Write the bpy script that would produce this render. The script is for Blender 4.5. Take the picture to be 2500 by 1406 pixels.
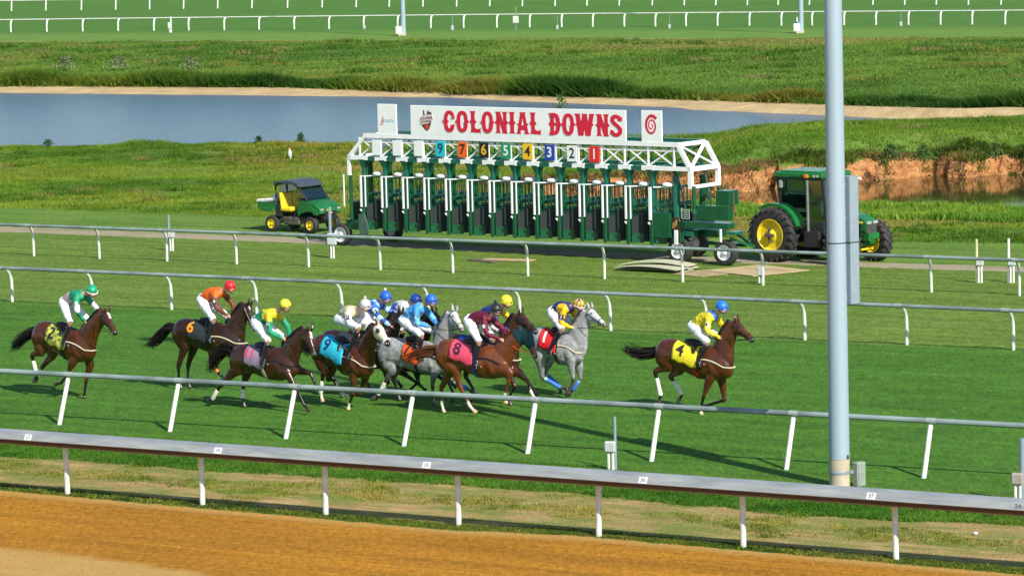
import bpy, bmesh, math, random
import numpy as np
from mathutils import Vector, Matrix, noise
from mathutils.kdtree import KDTree
random.seed(7); rng = np.random.default_rng(7)
for o in list(bpy.data.objects): bpy.data.objects.remove(o)
scn = bpy.context.scene
COL = scn.collection
# ---------------------------------------------------------------- camera
F, CX, CY, H = 9000.0, 1250.0, 703.0, 12.0
PITCH = math.atan((703+290)/F); ROLL = math.atan(0.0235)
FW = Vector((0, math.cos(PITCH), -math.sin(PITCH)))
R0 = Vector((1, 0, 0)); U0 = Vector((0, math.sin(PITCH), math.cos(PITCH)))
RR = R0*math.cos(ROLL) - U0*math.sin(ROLL); UU = R0*math.sin(ROLL) + U0*math.cos(ROLL)
CAM = Vector((0, 0, H))
cd = bpy.data.cameras.new("camera"); cam = bpy.data.objects.new("camera", cd); COL.objects.link(cam)
cd.sensor_width = 36; cd.lens = F/2500*36; cd.clip_end = 20000; cd.clip_start = 1
m3 = Matrix((RR, UU, -FW)).transposed()
cam.matrix_world = Matrix.Translation(CAM) @ m3.to_4x4()
scn.camera = cam
# ---------------------------------------------------------------- light
SUN_EL, SUN_AZ = math.radians(38), math.radians(149.2)
w = bpy.data.worlds.new("World"); scn.world = w; w.use_nodes = True
nt = w.node_tree; nt.nodes.clear()
sky = nt.nodes.new("ShaderNodeTexSky"); sky.sky_type = 'NISHITA'; sky.sun_disc = False
sky.sun_elevation = SUN_EL; sky.sun_rotation = SUN_AZ; sky.air_density = 1.0; sky.dust_density = 0.6; sky.ozone_density = 2.5
bg = nt.nodes.new("ShaderNodeBackground"); bg.inputs[1].default_value = 0.105
wo = nt.nodes.new("ShaderNodeOutputWorld")
nt.links.new(sky.outputs[0], bg.inputs[0]); nt.links.new(bg.outputs[0], wo.inputs[0])
sd = bpy.data.lights.new("sun", 'SUN'); sd.energy = 4.6; sd.angle = math.radians(0.53); sd.color = (1.0, 0.93, 0.80)
sun = bpy.data.objects.new("sun", sd); COL.objects.link(sun)
sdir = Vector((math.sin(SUN_AZ)*math.cos(SUN_EL), math.cos(SUN_AZ)*math.cos(SUN_EL), math.sin(SUN_EL)))
sun.rotation_euler = sdir.to_track_quat('Z', 'Y').to_euler(); sun.location = (30, -30, 60)
vs = scn.view_settings; vs.view_transform = 'Standard'; vs.look = 'None'; vs.gamma = 1; vs.exposure = 0.52
vs.use_curve_mapping = False
scn.render.engine = 'CYCLES'

# ---------------------------------------------------------------- helpers
def ray(u, v): return FW + RR*((u-CX)/F) - UU*((v-CY)/F)
def gp(u, v, z=0.0):
    r = ray(u, v); t = (z-H)/r.z
    return CAM + r*t
def V(*a): return Vector(a)
def tag(o, label=None, cat=None, group=None, kind=None):
    if label: o['label'] = label
    if cat: o['category'] = cat
    if group: o['group'] = group
    if kind: o['kind'] = kind
    return o
def empty(name, loc=(0, 0, 0), rz=0.0, label=None, cat=None, group=None):
    o = bpy.data.objects.new(name, None); COL.objects.link(o)
    o.location = loc; o.rotation_euler = (0, 0, rz); o.empty_display_size = .3
    return tag(o, label, cat, group)
def link(name, me, parent=None):
    o = bpy.data.objects.new(name, me); COL.objects.link(o)
    if parent is not None: o.parent = parent
    return o
def copy_tree(o, parent=None):
    c = o.copy(); COL.objects.link(c)
    if parent is not None: c.parent = parent
    for ch in [x for x in COL.objects if x.parent == o]: copy_tree(ch, c)
    return c
MATS = {}
def mat(name, c1, rough=.6, c2=None, scale=6.0, metal=0.0, bump=0.0, bscale=None, spec=.5, detail=4, attr=None, emis=0, alpha=1, sx=(1, 1, 1), coat=0, trans=0):
    if name in MATS: return MATS[name]
    m = bpy.data.materials.new(name); m.use_nodes = True; n = m.node_tree.nodes; L = m.node_tree.links
    b = n["Principled BSDF"]; b.inputs["Roughness"].default_value = rough; b.inputs["Metallic"].default_value = metal
    b.inputs["Specular IOR Level"].default_value = spec; b.inputs["Base Color"].default_value = (*c1, 1)
    b.inputs["Coat Weight"].default_value = coat; b.inputs["Alpha"].default_value = alpha; b.inputs["Transmission Weight"].default_value = trans
    tc = n.new("ShaderNodeTexCoord"); mp = n.new("ShaderNodeMapping"); mp.inputs["Scale"].default_value = sx
    L.new(tc.outputs["Object"], mp.inputs[0])
    tx = n.new("ShaderNodeTexNoise"); tx.inputs["Scale"].default_value = scale; tx.inputs["Detail"].default_value = detail
    L.new(mp.outputs[0], tx.inputs["Vector"])
    if c2 is None and not attr: c2 = tuple(x*.78 for x in c1)
    if attr:
        at = n.new("ShaderNodeAttribute"); at.attribute_name = attr
        mx = n.new("ShaderNodeMixRGB"); mx.blend_type = 'MULTIPLY'; mx.inputs[0].default_value = 1
        rp = n.new("ShaderNodeValToRGB"); rp.color_ramp.elements[0].position = .3; rp.color_ramp.elements[1].position = .7
        rp.color_ramp.elements[0].color = (.72, .72, .72, 1); rp.color_ramp.elements[1].color = (1.15, 1.15, 1.15, 1)
        L.new(tx.outputs[0], rp.inputs[0]); L.new(at.outputs["Color"], mx.inputs[1]); L.new(rp.outputs[0], mx.inputs[2]); L.new(mx.outputs[0], b.inputs["Base Color"])
    else:
        rp = n.new("ShaderNodeValToRGB"); rp.color_ramp.elements[0].position = .35; rp.color_ramp.elements[1].position = .65
        rp.color_ramp.elements[0].color = (*c2, 1); rp.color_ramp.elements[1].color = (*c1, 1)
        L.new(tx.outputs[0], rp.inputs[0]); L.new(rp.outputs[0], b.inputs["Base Color"])
    if bump:
        t2 = n.new("ShaderNodeTexNoise"); t2.inputs["Scale"].default_value = bscale or scale*4; t2.inputs["Detail"].default_value = 3
        L.new(mp.outputs[0], t2.inputs["Vector"])
        bp = n.new("ShaderNodeBump"); bp.inputs["Strength"].default_value = 1; bp.inputs["Distance"].default_value = bump
        L.new(t2.outputs[0], bp.inputs["Height"]); L.new(bp.outputs[0], b.inputs["Normal"])
    MATS[name] = m; return m

class MB:
    """collects primitives into ONE mesh object"""
    def __init__(s, M=None): s.v = []; s.f = []; s.M = M or Matrix.Identity(4)
    def add(s, vs_, fs):
        k = len(s.v); s.v += [tuple(s.M @ Vector(p)) for p in vs_]; s.f += [tuple(i+k for i in f) for f in fs]; return s
    def box(s, c, d, rz=0.0, M=None, bev=0.0):
        x, y, z = d[0]/2, d[1]/2, d[2]/2
        if bev > 0:
            e = min(bev, x*.9, y*.9, z*.9); P = []
            for sx in (-1, 1):
                for sy in (-1, 1):
                    for sz in (-1, 1):
                        P += [(sx*x, sy*(y-e), sz*(z-e)), (sx*(x-e), sy*y, sz*(z-e)), (sx*(x-e), sy*(y-e), sz*z)]
            bm = bmesh.new(); [bm.verts.new(p) for p in P]; bmesh.ops.convex_hull(bm, input=bm.verts)
            bm.verts.index_update(); P = [v.co.copy() for v in bm.verts]; Fs = [tuple(v.index for v in f.verts) for f in bm.faces]; bm.free()
        else:
            P = [(a*x, b*y, q*z) for a in (-1, 1) for b in (-1, 1) for q in (-1, 1)]
            Fs = [(0, 1, 3, 2), (4, 6, 7, 5), (0, 4, 5, 1), (2, 3, 7, 6), (0, 2, 6, 4), (1, 5, 7, 3)]
        T = Matrix.Translation(c) @ (M if M is not None else Matrix.Rotation(rz, 4, 'Z'))
        return s.add([T @ Vector(p) for p in P], Fs)
    def cyl(s, a, b, r, r2=None, n=10, cap=True):
        return s.tube([a, b], [r, r if r2 is None else r2], n, cap)
    def tube(s, pts, rs, n=8, cap=True, ref=None):
        pts = [Vector(p) for p in pts]; rs = [rs]*len(pts) if not hasattr(rs, '__len__') else rs
        P = []; Fs = []
        d0 = (pts[-1]-pts[0]); ref = Vector(ref) if ref else (Vector((0, 0, 1)) if abs(d0.normalized().z) < .9 else Vector((0, 1, 0)))
        for i, p in enumerate(pts):
            d = (pts[min(i+1, len(pts)-1)]-pts[max(i-1, 0)]).normalized()
            a = ref.cross(d); a = a.normalized() if a.length > 1e-5 else Vector((1, 0, 0)); b = d.cross(a)
            for k in range(n):
                t = 2*math.pi*(k+.5)/n; P.append(p+a*(rs[i]*math.cos(t))+b*(rs[i]*math.sin(t)))
        for i in range(len(pts)-1):
            for k in range(n):
                k2 = (k+1) % n; Fs.append((i*n+k, i*n+k2, (i+1)*n+k2, (i+1)*n+k))
        if cap: Fs.append(tuple(range(n-1, -1, -1))); Fs.append(tuple((len(pts)-1)*n+k for k in range(n)))
        return s.add(P, Fs)
    def bar(s, a, b, w_, h_, up=(0, 0, 1)):
        a = Vector(a); b = Vector(b); d = (b-a); L = d.length; d.normalize(); up = Vector(up)
        if abs(d.dot(up)) > .95: up = Vector((0, 1, 0))
        y = up.cross(d).normalized(); z = d.cross(y)
        M = Matrix((d, y, z)).transposed().to_4x4()
        return s.box((a+b)/2, (L, w_, h_), M=M)
    def ell(s, c, r, nu=12, nv=8, v0=0.0, v1=1.0, M=None):
        P = []; Fs = []; M = M or Matrix.Identity(4)
        for j in range(nv+1):
            ph = math.pi*(v0+(v1-v0)*j/nv)
            for i in range(nu):
                t = 2*math.pi*i/nu; P.append(Vector(c)+(M @ Vector((r[0]*math.sin(ph)*math.cos(t), r[1]*math.sin(ph)*math.sin(t), r[2]*math.cos(ph)))))
        for j in range(nv):
            for i in range(nu): i2 = (i+1) % nu; Fs.append((j*nu+i, (j+1)*nu+i, (j+1)*nu+i2, j*nu+i2))
        return s.add(P, Fs)
    def lathe(s, prof, c, axis=(0, 1, 0), n=24):
        """prof: list of (r, h) along axis"""
        ax = Vector(axis).normalized(); a = ax.orthogonal().normalized(); b = ax.cross(a); P = []; Fs = []
        for (r, h) in prof:
            for k in range(n):
                t = 2*math.pi*k/n; P.append(Vector(c)+ax*h+a*(r*math.cos(t))+b*(r*math.sin(t)))
        for j in range(len(prof)-1):
            for k in range(n): k2 = (k+1) % n; Fs.append((j*n+k, j*n+k2, (j+1)*n+k2, (j+1)*n+k))
        return s.add(P, Fs)
    def prism(s, poly, y0, y1, plane='xz'):
        """closed 2D polygon extruded; plane xz -> extrude along y"""
        n = len(poly)
        def mk(p, y): return (p[0], y, p[1]) if plane == 'xz' else ((p[0], p[1], y) if plane == 'xy' else (y, p[0], p[1]))
        P = [mk(p, y0) for p in poly]+[mk(p, y1) for p in poly]
        Fs = [tuple(range(n)), tuple(range(2*n-1, n-1, -1))]+[(i, i+n, (i+1) % n+n, (i+1) % n) for i in range(n)]
        return s.add(P, Fs)
    def build(s, name, m, parent=None, smooth=False, auto=None):
        me = bpy.data.meshes.new(name); me.from_pydata(s.v, [], s.f)
        bm = bmesh.new(); bm.from_mesh(me); bmesh.ops.recalc_face_normals(bm, faces=bm.faces)
        if smooth:
            for f in bm.faces: f.smooth = True
            for e in bm.edges:
                if len(e.link_faces) == 2 and e.calc_face_angle(0) > (auto or .6): e.smooth = False
        bm.to_mesh(me); bm.free()
        me.materials.append(m); return link(name, me, parent)

def raw_mesh(name, Vs, Fs, m, cols=None, parent=None, smooth=False):
    """numpy tris/quads of one size"""
    me = bpy.data.meshes.new(name); k = Fs.shape[1]
    me.vertices.add(len(Vs)); me.vertices.foreach_set("co", np.asarray(Vs, np.float32).ravel())
    me.loops.add(Fs.size); me.loops.foreach_set("vertex_index", np.asarray(Fs, np.int32).ravel())
    me.polygons.add(len(Fs)); me.polygons.foreach_set("loop_start", np.arange(0, Fs.size, k, dtype=np.int32))
    me.polygons.foreach_set("loop_total", np.full(len(Fs), k, np.int32))
    if cols is not None:
        a = me.attributes.new("Col", 'FLOAT_COLOR', 'POINT'); c4 = np.ones((len(Vs), 4), np.float32); c4[:, :3] = cols
        a.data.foreach_set("color", c4.ravel())
    me.update(calc_edges=True)
    if smooth: me.polygons.foreach_set("use_smooth", np.ones(len(Fs), bool))
    me.materials.append(m); return link(name, me, parent)

def vnoise(x, y, s=1.0, seed=0):
    """cheap smooth 2D value noise, numpy"""
    x = np.asarray(x)*s+seed*17.3; y = np.asarray(y)*s-seed*9.1
    xi = np.floor(x).astype(int); yi = np.floor(y).astype(int); fx = x-xi; fy = y-yi
    fx = fx*fx*(3-2*fx); fy = fy*fy*(3-2*fy)
    def h(a, b):
        n = np.sin(a*127.1+b*311.7+seed*74.7)*43758.5453; return n-np.floor(n)
    return (h(xi, yi)*(1-fx)+h(xi+1, yi)*fx)*(1-fy)+(h(xi, yi+1)*(1-fx)+h(xi+1, yi+1)*fx)*fy
def fbm(x, y, s=1.0, seed=0, o=4):
    r = 0; a = .5
    for i in range(o): r = r+a*vnoise(x, y, s*2**i, seed+i); a *= .5
    return r/(1-.5**o)

TMP = bpy.data.scenes.new("workbench")      # a bare scene, so that evaluating one object stays cheap
def evaluated(ob):
    TMP.collection.objects.link(ob)
    with bpy.context.temp_override(scene=TMP, view_layer=TMP.view_layers[0]): dg = bpy.context.evaluated_depsgraph_get()
    me = bpy.data.meshes.new_from_object(ob.evaluated_get(dg)); TMP.collection.objects.unlink(ob); return me
_tc = {}
def text_geo(txt, size, res=3):
    k = (txt, size, res)
    if k not in _tc: _tc[k] = text_geo_(txt, size, res)
    return [v.copy() for v in _tc[k][0]], _tc[k][1]
def text_geo_(txt, size, res=3):
    cu = bpy.data.curves.new("text", 'FONT'); cu.body = txt; cu.size = size; cu.align_x = 'CENTER'; cu.align_y = 'CENTER'; cu.resolution_u = res; cu.offset = size*.018
    ob = bpy.data.objects.new("text", cu); me = evaluated(ob)
    vs_ = [v.co.copy() for v in me.vertices]; fs = [tuple(p.vertices) for p in me.polygons]
    bpy.data.objects.remove(ob); bpy.data.curves.remove(cu); bpy.data.meshes.remove(me)
    return vs_, fs
def flat_text(txt, size, M, m, parent, name="lettering", depth=.004):
    """M maps text plane (x right, y up, z out) to parent space"""
    vs_, fs = text_geo(txt, size); k = len(vs_)
    P = [M @ Vector((v.x, v.y, depth)) for v in vs_]
    mb = MB(); mb.add(P, fs); me = bpy.data.meshes.new(name); me.from_pydata(mb.v, [], mb.f); me.materials.append(m)
    return link(name, me, parent)
# ---------------------------------------------------------------- terrain
def cv(*pts):
    xs = [p[0] for p in pts]; ys = [p[1] for p in pts]
    def f(u):
        u = np.asarray(u, float); r = np.interp(u, xs, ys)
        s0 = (ys[1]-ys[0])/(xs[1]-xs[0]); s1 = (ys[-1]-ys[-2])/(xs[-1]-xs[-2])
        r = np.where(u < xs[0], ys[0]+(u-xs[0])*s0, r); return np.where(u > xs[-1], ys[-1]+(u-xs[-1])*s1, r)
    return f
def eqv(f, z):           # apparent row curve at height z -> equivalent row on z=0
    def g(u):
        u = np.asarray(u, float); d = -z; return (f(u)-d*(290+.0235*(u-CX))/12)/(1+d/12)
    return g
def gpn(u, v):
    dx = (u-CX)/F; dy = (v-CY)/F
    rx = FW.x+RR.x*dx-UU.x*dy; ry = FW.y+RR.y*dx-UU.y*dy; rz = FW.z+RR.z*dx-UU.z*dy
    rz = np.minimum(rz, -1e-4); t = -H/rz; return rx*t, ry*t
LAKE, POND = -1.0, -0.85
c_dirt = cv((0, 1197), (1100, 1293), (1400, 1307), (2500, 1402))
c_verge = cv((0, 1106), (700, 1153), (1400, 1197), (1936, 1252), (2500, 1276))
c_pn = cv((0, 566), (700, 592), (1250, 617), (1700, 638), (2200, 655), (2500, 664))
c_pf = cv((0, 553), (700, 579), (1250, 605), (1700, 626), (2200, 643), (2500, 652))
c_rough = cv((0, 507), (600, 527), (830, 543), (1700, 580), (2200, 590), (2500, 594))
c_pondn = cv((0, 470), (1250, 500), (1800, 505), (2200, 510), (2500, 516))
c_ct = cv((0, 455), (1250, 446), (1600, 431), (1800, 418), (1950, 404), (2100, 392), (2300, 381), (2500, 376))
c_lakeN = cv((0, 358), (400, 352), (850, 354), (1250, 352), (1650, 336), (1850, 325), (2050, 319), (2320, 306), (2500, 300))
c_lakeF = eqv(cv((0, 227), (1100, 238), (1250, 247), (1700, 264), (2000, 277), (2300, 292), (2500, 297)), LAKE)
c_sandF = eqv(cv((0, 209), (700, 212), (1250, 229), (1700, 242), (2000, 252), (2300, 262), (2500, 267)), -.72)
c_farm = cv((0, 104), (1250, 97), (2500, 92))
US = np.concatenate([np.arange(-7000, -800, 240), np.arange(-800, 3300, 14), np.arange(3300, 9500, 240)]).astype(float)
def sm(a, b, x): t = np.clip((x-a)/(b-a), 0, 1); return t*t*(3-2*t)
def hgt(u, v, X, Y):
    """ground height for a point whose z=0 image row is v"""
    z = np.zeros_like(X)
    ro = sm(0, -25, v-c_rough(u))                       # rough ground begins
    z += ro*(fbm(X, Y, .35, 3)-.5)*.35*sm(95, 200, v)
    D = sm(1230, 1420, u+60*(vnoise(u, 0*u, .01, 5)-.5))
    ct = c_ct(u)+(vnoise(u, 0*u, .022, 2)-.5)*9+(vnoise(u, 0*u, .09, 6)-.5)*4
    pn = c_pondn(u)-4
    z = z-D*(POND*-1+.25)*sm(0, 1, (pn-v)/14)*sm(0, 1, (v-ct)/2.2)
    z = z+.75*sm(1650, 1900, u)*sm(0, 1, (ct-3-v)/13)*sm(0, 1, (v-c_lakeN(u)-2)/22)
    z = z-(1.35)*sm(0, 1, (c_lakeN(u)-2-v)/10)*(1-sm(0, 1, (c_lakeF(u)+6-v)/10)*(1))
    k = c_lakeF(u); s = c_sandF(u)
    up = np.where(v < k+1, LAKE+(-.72-LAKE)*np.clip((k-v)/(k-s+1e-6), 0, 1), 0)
    up = np.where(v < s, -.72*(1-sm(0, 1, (s-v)/(s-c_farm(u)+1e-6))), up)
    m = sm(6, -1, v-k); z = z*(1-m)+m*(up+(fbm(X, Y, .3, 9)-.5)*.3*sm(0, 6, s-v)*sm(-5, 20, v-c_farm(u)))
    ed = sm(2420, 2560, u)                              # the lake ends at the right
    z = z*(1-ed*sm(0, 1, (c_lakeN(u)+20-v)/30)*.0)
    return z
def grid(c0, c1, n, pw=1.0, z_off=0):
    t = np.linspace(0, 1, n+1)**pw
    a = c0(US); b = c1(US); U = np.tile(US, (n+1, 1)); Vv = a[None]*(1-t[:, None])+b[None]*t[:, None]
    X, Y = gpn(U, Vv); Z = hgt(U, Vv, X, Y)+z_off
    idx = np.arange((n+1)*len(US)).reshape(n+1, len(US))
    Fs = np.stack([idx[:-1, :-1], idx[:-1, 1:], idx[1:, 1:], idx[1:, :-1]], -1).reshape(-1, 4)
    return np.stack([X, Y, Z], -1).reshape(-1, 3), Fs, U, Vv
def nodes_mat(name, build, rough=.95, spec=.15):
    m = bpy.data.materials.new(name); m.use_nodes = True; n = m.node_tree.nodes; L = m.node_tree.links
    b = n["Principled BSDF"]; b.inputs["Roughness"].default_value = rough; b.inputs["Specular IOR Level"].default_value = spec
    tc = n.new("ShaderNodeTexCoord")
    def nz(scale, sx=(1, 1, 1), rot=0.0, detail=4, rgh=.55, seed=0):
        mp = n.new("ShaderNodeMapping"); mp.inputs["Scale"].default_value = sx; mp.inputs["Rotation"].default_value = (0, 0, rot); mp.inputs["Location"].default_value = (seed, seed, 0)
        # rotate first, then scale
        mr = n.new("ShaderNodeMapping"); mr.inputs["Rotation"].default_value = (0, 0, rot); mp.inputs["Rotation"].default_value = (0, 0, 0)
        L.new(tc.outputs["Object"], mr.inputs[0]); L.new(mr.outputs[0], mp.inputs[0])
        t = n.new("ShaderNodeTexNoise"); t.inputs["Scale"].default_value = scale; t.inputs["Detail"].default_value = detail; t.inputs["Roughness"].default_value = rgh
        L.new(mp.outputs[0], t.inputs["Vector"]); return t.outputs[0]
    def ramp(fac, *st):
        r = n.new("ShaderNodeValToRGB"); e = r.color_ramp.elements
        while len(e) < len(st): e.new(.5)
        for i, (p, c) in enumerate(st): e[i].position = p; e[i].color = (*c, 1) if hasattr(c, '__len__') else (c, c, c, 1)
        L.new(fac, r.inputs[0]); return r.outputs[0]
    def mix(fac, a, bb, mode='MIX'):
        x = n.new("ShaderNodeMixRGB"); x.blend_type = mode
        for s, q in ((0, fac), (1, a), (2, bb)):
            if isinstance(q, (int, float)): x.inputs[s].default_value = q if s == 0 else (q, q, q, 1)
            elif isinstance(q, tuple): x.inputs[s].default_value = (*q, 1)
            else: L.new(q, x.inputs[s])
        return x.outputs[0]
    def bump(h, d):
        bp = n.new("ShaderNodeBump"); bp.inputs["Distance"].default_value = d; L.new(h, bp.inputs["Height"]); L.new(bp.outputs[0], b.inputs["Normal"])
    def attr(a):
        x = n.new("ShaderNodeAttribute"); x.attribute_name = a; return x.outputs["Color"]
    build(nz, ramp, mix, bump, attr, lambda c: L.new(c, b.inputs["Base Color"]), b)
    return m
FA = math.radians(31)     # the course runs 31 degrees off the picture plane
def _turf(nz, ramp, mix, bump, attr, out, b):
    base = ramp(nz(.45, detail=6, rgh=.65), (.3, (.045, .134, .011)), (.7, (.068, .176, .018)))
    ye = ramp(nz(.6, sx=(.5, 1, 1), rot=FA, detail=6, rgh=.7, seed=3), (.3, (.088, .170, .020)), (.7, (.138, .205, .034)))
    base = mix(attr("Col"), base, ye)
    st = ramp(nz(1.1, sx=(.12, 1.5, 1), rot=FA, detail=6, rgh=.65), (.30, .74), (.70, 1.24)); c = mix(1, base, st, 'MULTIPLY')
    c = mix(1, c, ramp(nz(3.2, sx=(1, .3, 1), detail=8, rgh=.85), (.30, .70), (.70, 1.32)), 'MULTIPLY')
    c = mix(1, c, ramp(nz(13, sx=(1, .16, 1), detail=5, rgh=.8, seed=5), (.32, .60), (.68, 1.45)), 'MULTIPLY')
    g2 = nz(3, sx=(.4, 1, 1), rot=FA, detail=6, rgh=.7, seed=9); c = mix(ramp(g2, (.54, 0), (.75, .5)), c, (.115, .165, .030))
    out(c); bump(nz(22, detail=3, rgh=.7), .035)
M_turf = nodes_mat("turf", _turf)
def _turf2(nz, ramp, mix, bump, attr, out, b):
    base = ramp(nz(.4, detail=5), (.3, (.080, .175, .020)), (.7, (.125, .215, .034)))
    st = ramp(nz(1.2, sx=(.08, 1.3, 1), rot=FA, detail=4), (.30, .74), (.70, 1.22))
    c = mix(1, base, st, 'MULTIPLY')
    gr = ramp(nz(9, sx=(1, .14, 1), detail=5, rgh=.8), (.3, .68), (.7, 1.35)); c = mix(1, c, gr, 'MULTIPLY')
    c = mix(ramp(nz(1.4, sx=(.25, 1, 1), rot=FA, detail=6, rgh=.7, seed=9), (.52, 0), (.72, .5)), c, (.17, .18, .05))
    out(c); bump(nz(25, detail=2), .02)
M_turf2 = nodes_mat("mown_grass", _turf2)
def _far(nz, ramp, mix, bump, attr, out, b):
    base = ramp(nz(.3, sx=(.5, 1, 1), detail=6, rgh=.7), (.3, (.056, .145, .022)), (.7, (.080, .185, .028)))
    c = mix(1, base, ramp(nz(5, detail=4, rgh=.7), (.3, .8), (.7, 1.2)), 'MULTIPLY')
    a = attr("Col"); c = mix(a, c, mix(1, (.115, .215, .034), ramp(nz(1.2, sx=(.3, 1, 1), detail=5), (.3, .8), (.7, 1.2)), 'MULTIPLY'))
    out(c)
M_far = nodes_mat("far_turf", _far)
def _rough(nz, ramp, mix, bump, attr, out, b):
    c = ramp(nz(.5, sx=(.5, 1, 1), detail=7, rgh=.7), (.3, (.07, .15, .02)), (.5, (.11, .20, .03)), (.68, (.19, .21, .06)))
    out(c); bump(nz(8, detail=3), .1)
M_rough = nodes_mat("rough_ground", _rough)
def _dirt(nz, ramp, mix, bump, attr, out, b):
    c = ramp(nz(6, detail=8, rgh=.8), (.26, (.38, .155, .011)), (.5, (.51, .228, .018)), (.74, (.61, .31, .038)))
    c = mix(1, c, ramp(nz(11, sx=(.8, .25, 1), detail=5, rgh=.8, seed=7), (.32, .66), (.68, 1.34)), 'MULTIPLY')
    c = mix(1, c, ramp(nz(1.0, sx=(.15, 1.4, 1), rot=FA, detail=5), (.3, .86), (.7, 1.12)), 'MULTIPLY')
    s = ramp(nz(3, sx=(.3, 1, 1), rot=FA, detail=8, rgh=.8, seed=4), (.25, (.55, .32, .080)), (.75, (.70, .45, .15)))
    c = mix(1, c, ramp(nz(1.2, sx=(.05, 4, 1), rot=FA, detail=3, seed=6), (.35, .86), (.65, 1.10)), 'MULTIPLY')
    c = mix(1, c, ramp(nz(.5, sx=(.4, 1, 1), rot=FA, detail=5, seed=11), (.35, .90), (.65, 1.08)), 'MULTIPLY')
    c = mix(attr("Col"), c, s); out(c); bump(nz(11, detail=7, rgh=.75), .10)
M_dirt = nodes_mat("ochre_dirt", _dirt)
def _verge(nz, ramp, mix, bump, attr, out, b):
    d = ramp(nz(2.5, sx=(.35, 1, 1), rot=FA, detail=7, rgh=.7), (.3, (.26, .16, .07)), (.5, (.40, .26, .115)), (.7, (.56, .40, .19)))
    g = ramp(nz(9, detail=4), (.3, (.08, .15, .02)), (.7, (.21, .25, .05)))
    f = ramp(nz(1.3, sx=(.35, 1, 1), rot=FA, detail=7, rgh=.75, seed=3), (.40, 0), (.58, .9))
    c = mix(f, d, g); c = mix(attr("Col"), c, mix(1, g, (.55, .85, .6), 'MULTIPLY')); out(c); bump(nz(14, detail=5), .06)
M_verge = nodes_mat("worn_verge", _verge)
def _gravel(nz, ramp, mix, bump, attr, out, b):
    c = ramp(nz(12, detail=6, rgh=.8), (.3, (.24, .20, .13)), (.7, (.44, .38, .27)))
    f = ramp(nz(1.2, sx=(.25, 1.5, 1), rot=FA, detail=6, rgh=.7), (.5, 0), (.7, .8)); out(mix(f, c, (.11, .15, .035))); bump(nz(30), .03)
M_gravel = nodes_mat("gravel", _gravel)
def _sand(nz, ramp, mix, bump, attr, out, b):
    c = ramp(nz(1.5, sx=(.4, 1, 1), detail=6, rgh=.7), (.3, (.36, .26, .13)), (.7, (.58, .44, .24)))
    out(mix(1, c, ramp(nz(.5, seed=5), (.3, .85), (.7, 1.1)), 'MULTIPLY')); bump(nz(5), .05)
M_sand = nodes_mat("sand", _sand)
def _clay(nz, ramp, mix, bump, attr, out, b):
    c = ramp(nz(1.6, sx=(1, 1, 2.2), detail=7, rgh=.7), (.28, (.20, .085, .035)), (.5, (.44, .20, .075)), (.72, (.62, .36, .17)))
    out(c); bump(nz(5, sx=(1, 1, 2), detail=5), .2)
M_clay = nodes_mat("red_clay", _clay)

def struct(name, c0, c1, n, m, colf=None, pw=1.0, kind="structure"):
    Vs, Fs, U, Vv = grid(c0, c1, n, pw)
    cols = None
    if colf is not None: q = colf(U, Vv, Vs[:, 0].reshape(U.shape), Vs[:, 1].reshape(U.shape)).ravel(); cols = np.stack([q, q, q], -1)
    o = raw_mesh(name, Vs, Fs, m, cols, smooth=True); o['kind'] = kind; return o
def const(v): return lambda u: np.full_like(np.asarray(u, float), v)
jit = lambda f, a, s, seed: (lambda u: f(u)+(fbm(np.asarray(u, float), 0*np.asarray(u, float), s, seed, 3)-.5)*a)
jd = jit(c_dirt, 7, .03, 1); jv = jit(c_verge, 22, .011, 2); jp = jit(c_pn, 4, .05, 3); jq = jit(c_pf, 4, .05, 4)
# lighter swept sand low on the left, and the thin pale lip at the track's edge
lowsand = cv((0, 1338), (220, 1358), (450, 1392), (560, 1412), (2500, 1700))
struct("dirt_track", lambda u: np.maximum(const(2600)(u), jd(u)+50), jd, 60, M_dirt,
       lambda U, V_, X, Y: np.maximum(sm(-4, 5, V_-lowsand(U)), .85*sm(16, 3, V_-c_dirt(U))), pw=.35)
struct("worn_verge", jd, jv, 26, M_verge, lambda U, V_, X, Y: np.maximum(sm(14, 8, c_dirt(U)-V_), 0)*.85)
c_railB = cv((0, 735), (2500, 856)); c_railA = cv((0, 1020), (2500, 1180))
struct("turf_course", jv, jp, 60, M_turf, lambda U, V_, X, Y: np.maximum(sm(4, -3, V_-c_railB(U)), .3*sm(0, 40, V_-c_railA(U))))
struct("gravel_path", jp, jq, 4, M_gravel)
struct("mown_strip", jq, c_rough, 8, M_turf2)
struct("rough_field", c_rough, lambda u: c_pondn(u)-2, 26, M_rough)
pc = lambda u: c_ct(u)+9
struct("pond_bank", lambda u: c_pondn(u)-2, pc, 20, M_rough)
ctop = lambda u: c_ct(u)-9
# the eroded clay face, separated from the grassy left part
Vs, Fs, U, Vv = grid(pc, ctop, 34)
um = US[Fs[:, 0] % len(US)]; zmin = Vs[Fs][:, :, 2].min(1); vtop = Vv.ravel()[Fs[:, 2]]
clay = (um > 1240) & ((zmin < -.10) | (vtop > c_ct(um)-1+5*vnoise(um, 0*um, .05, 8)))
for nm, sel, mm in (("clay_bank", clay, M_clay), ("rough_shelf", ~clay, M_rough)):
    o = raw_mesh(nm, Vs, Fs[sel], mm, smooth=False); o['kind'] = 'structure'
struct("lake_meadow", ctop, lambda u: c_lakeN(u)-14, 44, M_rough)
struct("lake_bed", lambda u: c_lakeN(u)-14, c_lakeF, 24, M_sand)
struct("sand_shore", c_lakeF, jit(c_sandF, 1.6, .02, 6), 5, M_sand)
struct("far_bank", jit(c_sandF, 1.6, .02, 6), c_farm, 40, M_rough)
turfedge = cv((0, 82), (1250, 72), (2500, 64))
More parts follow.
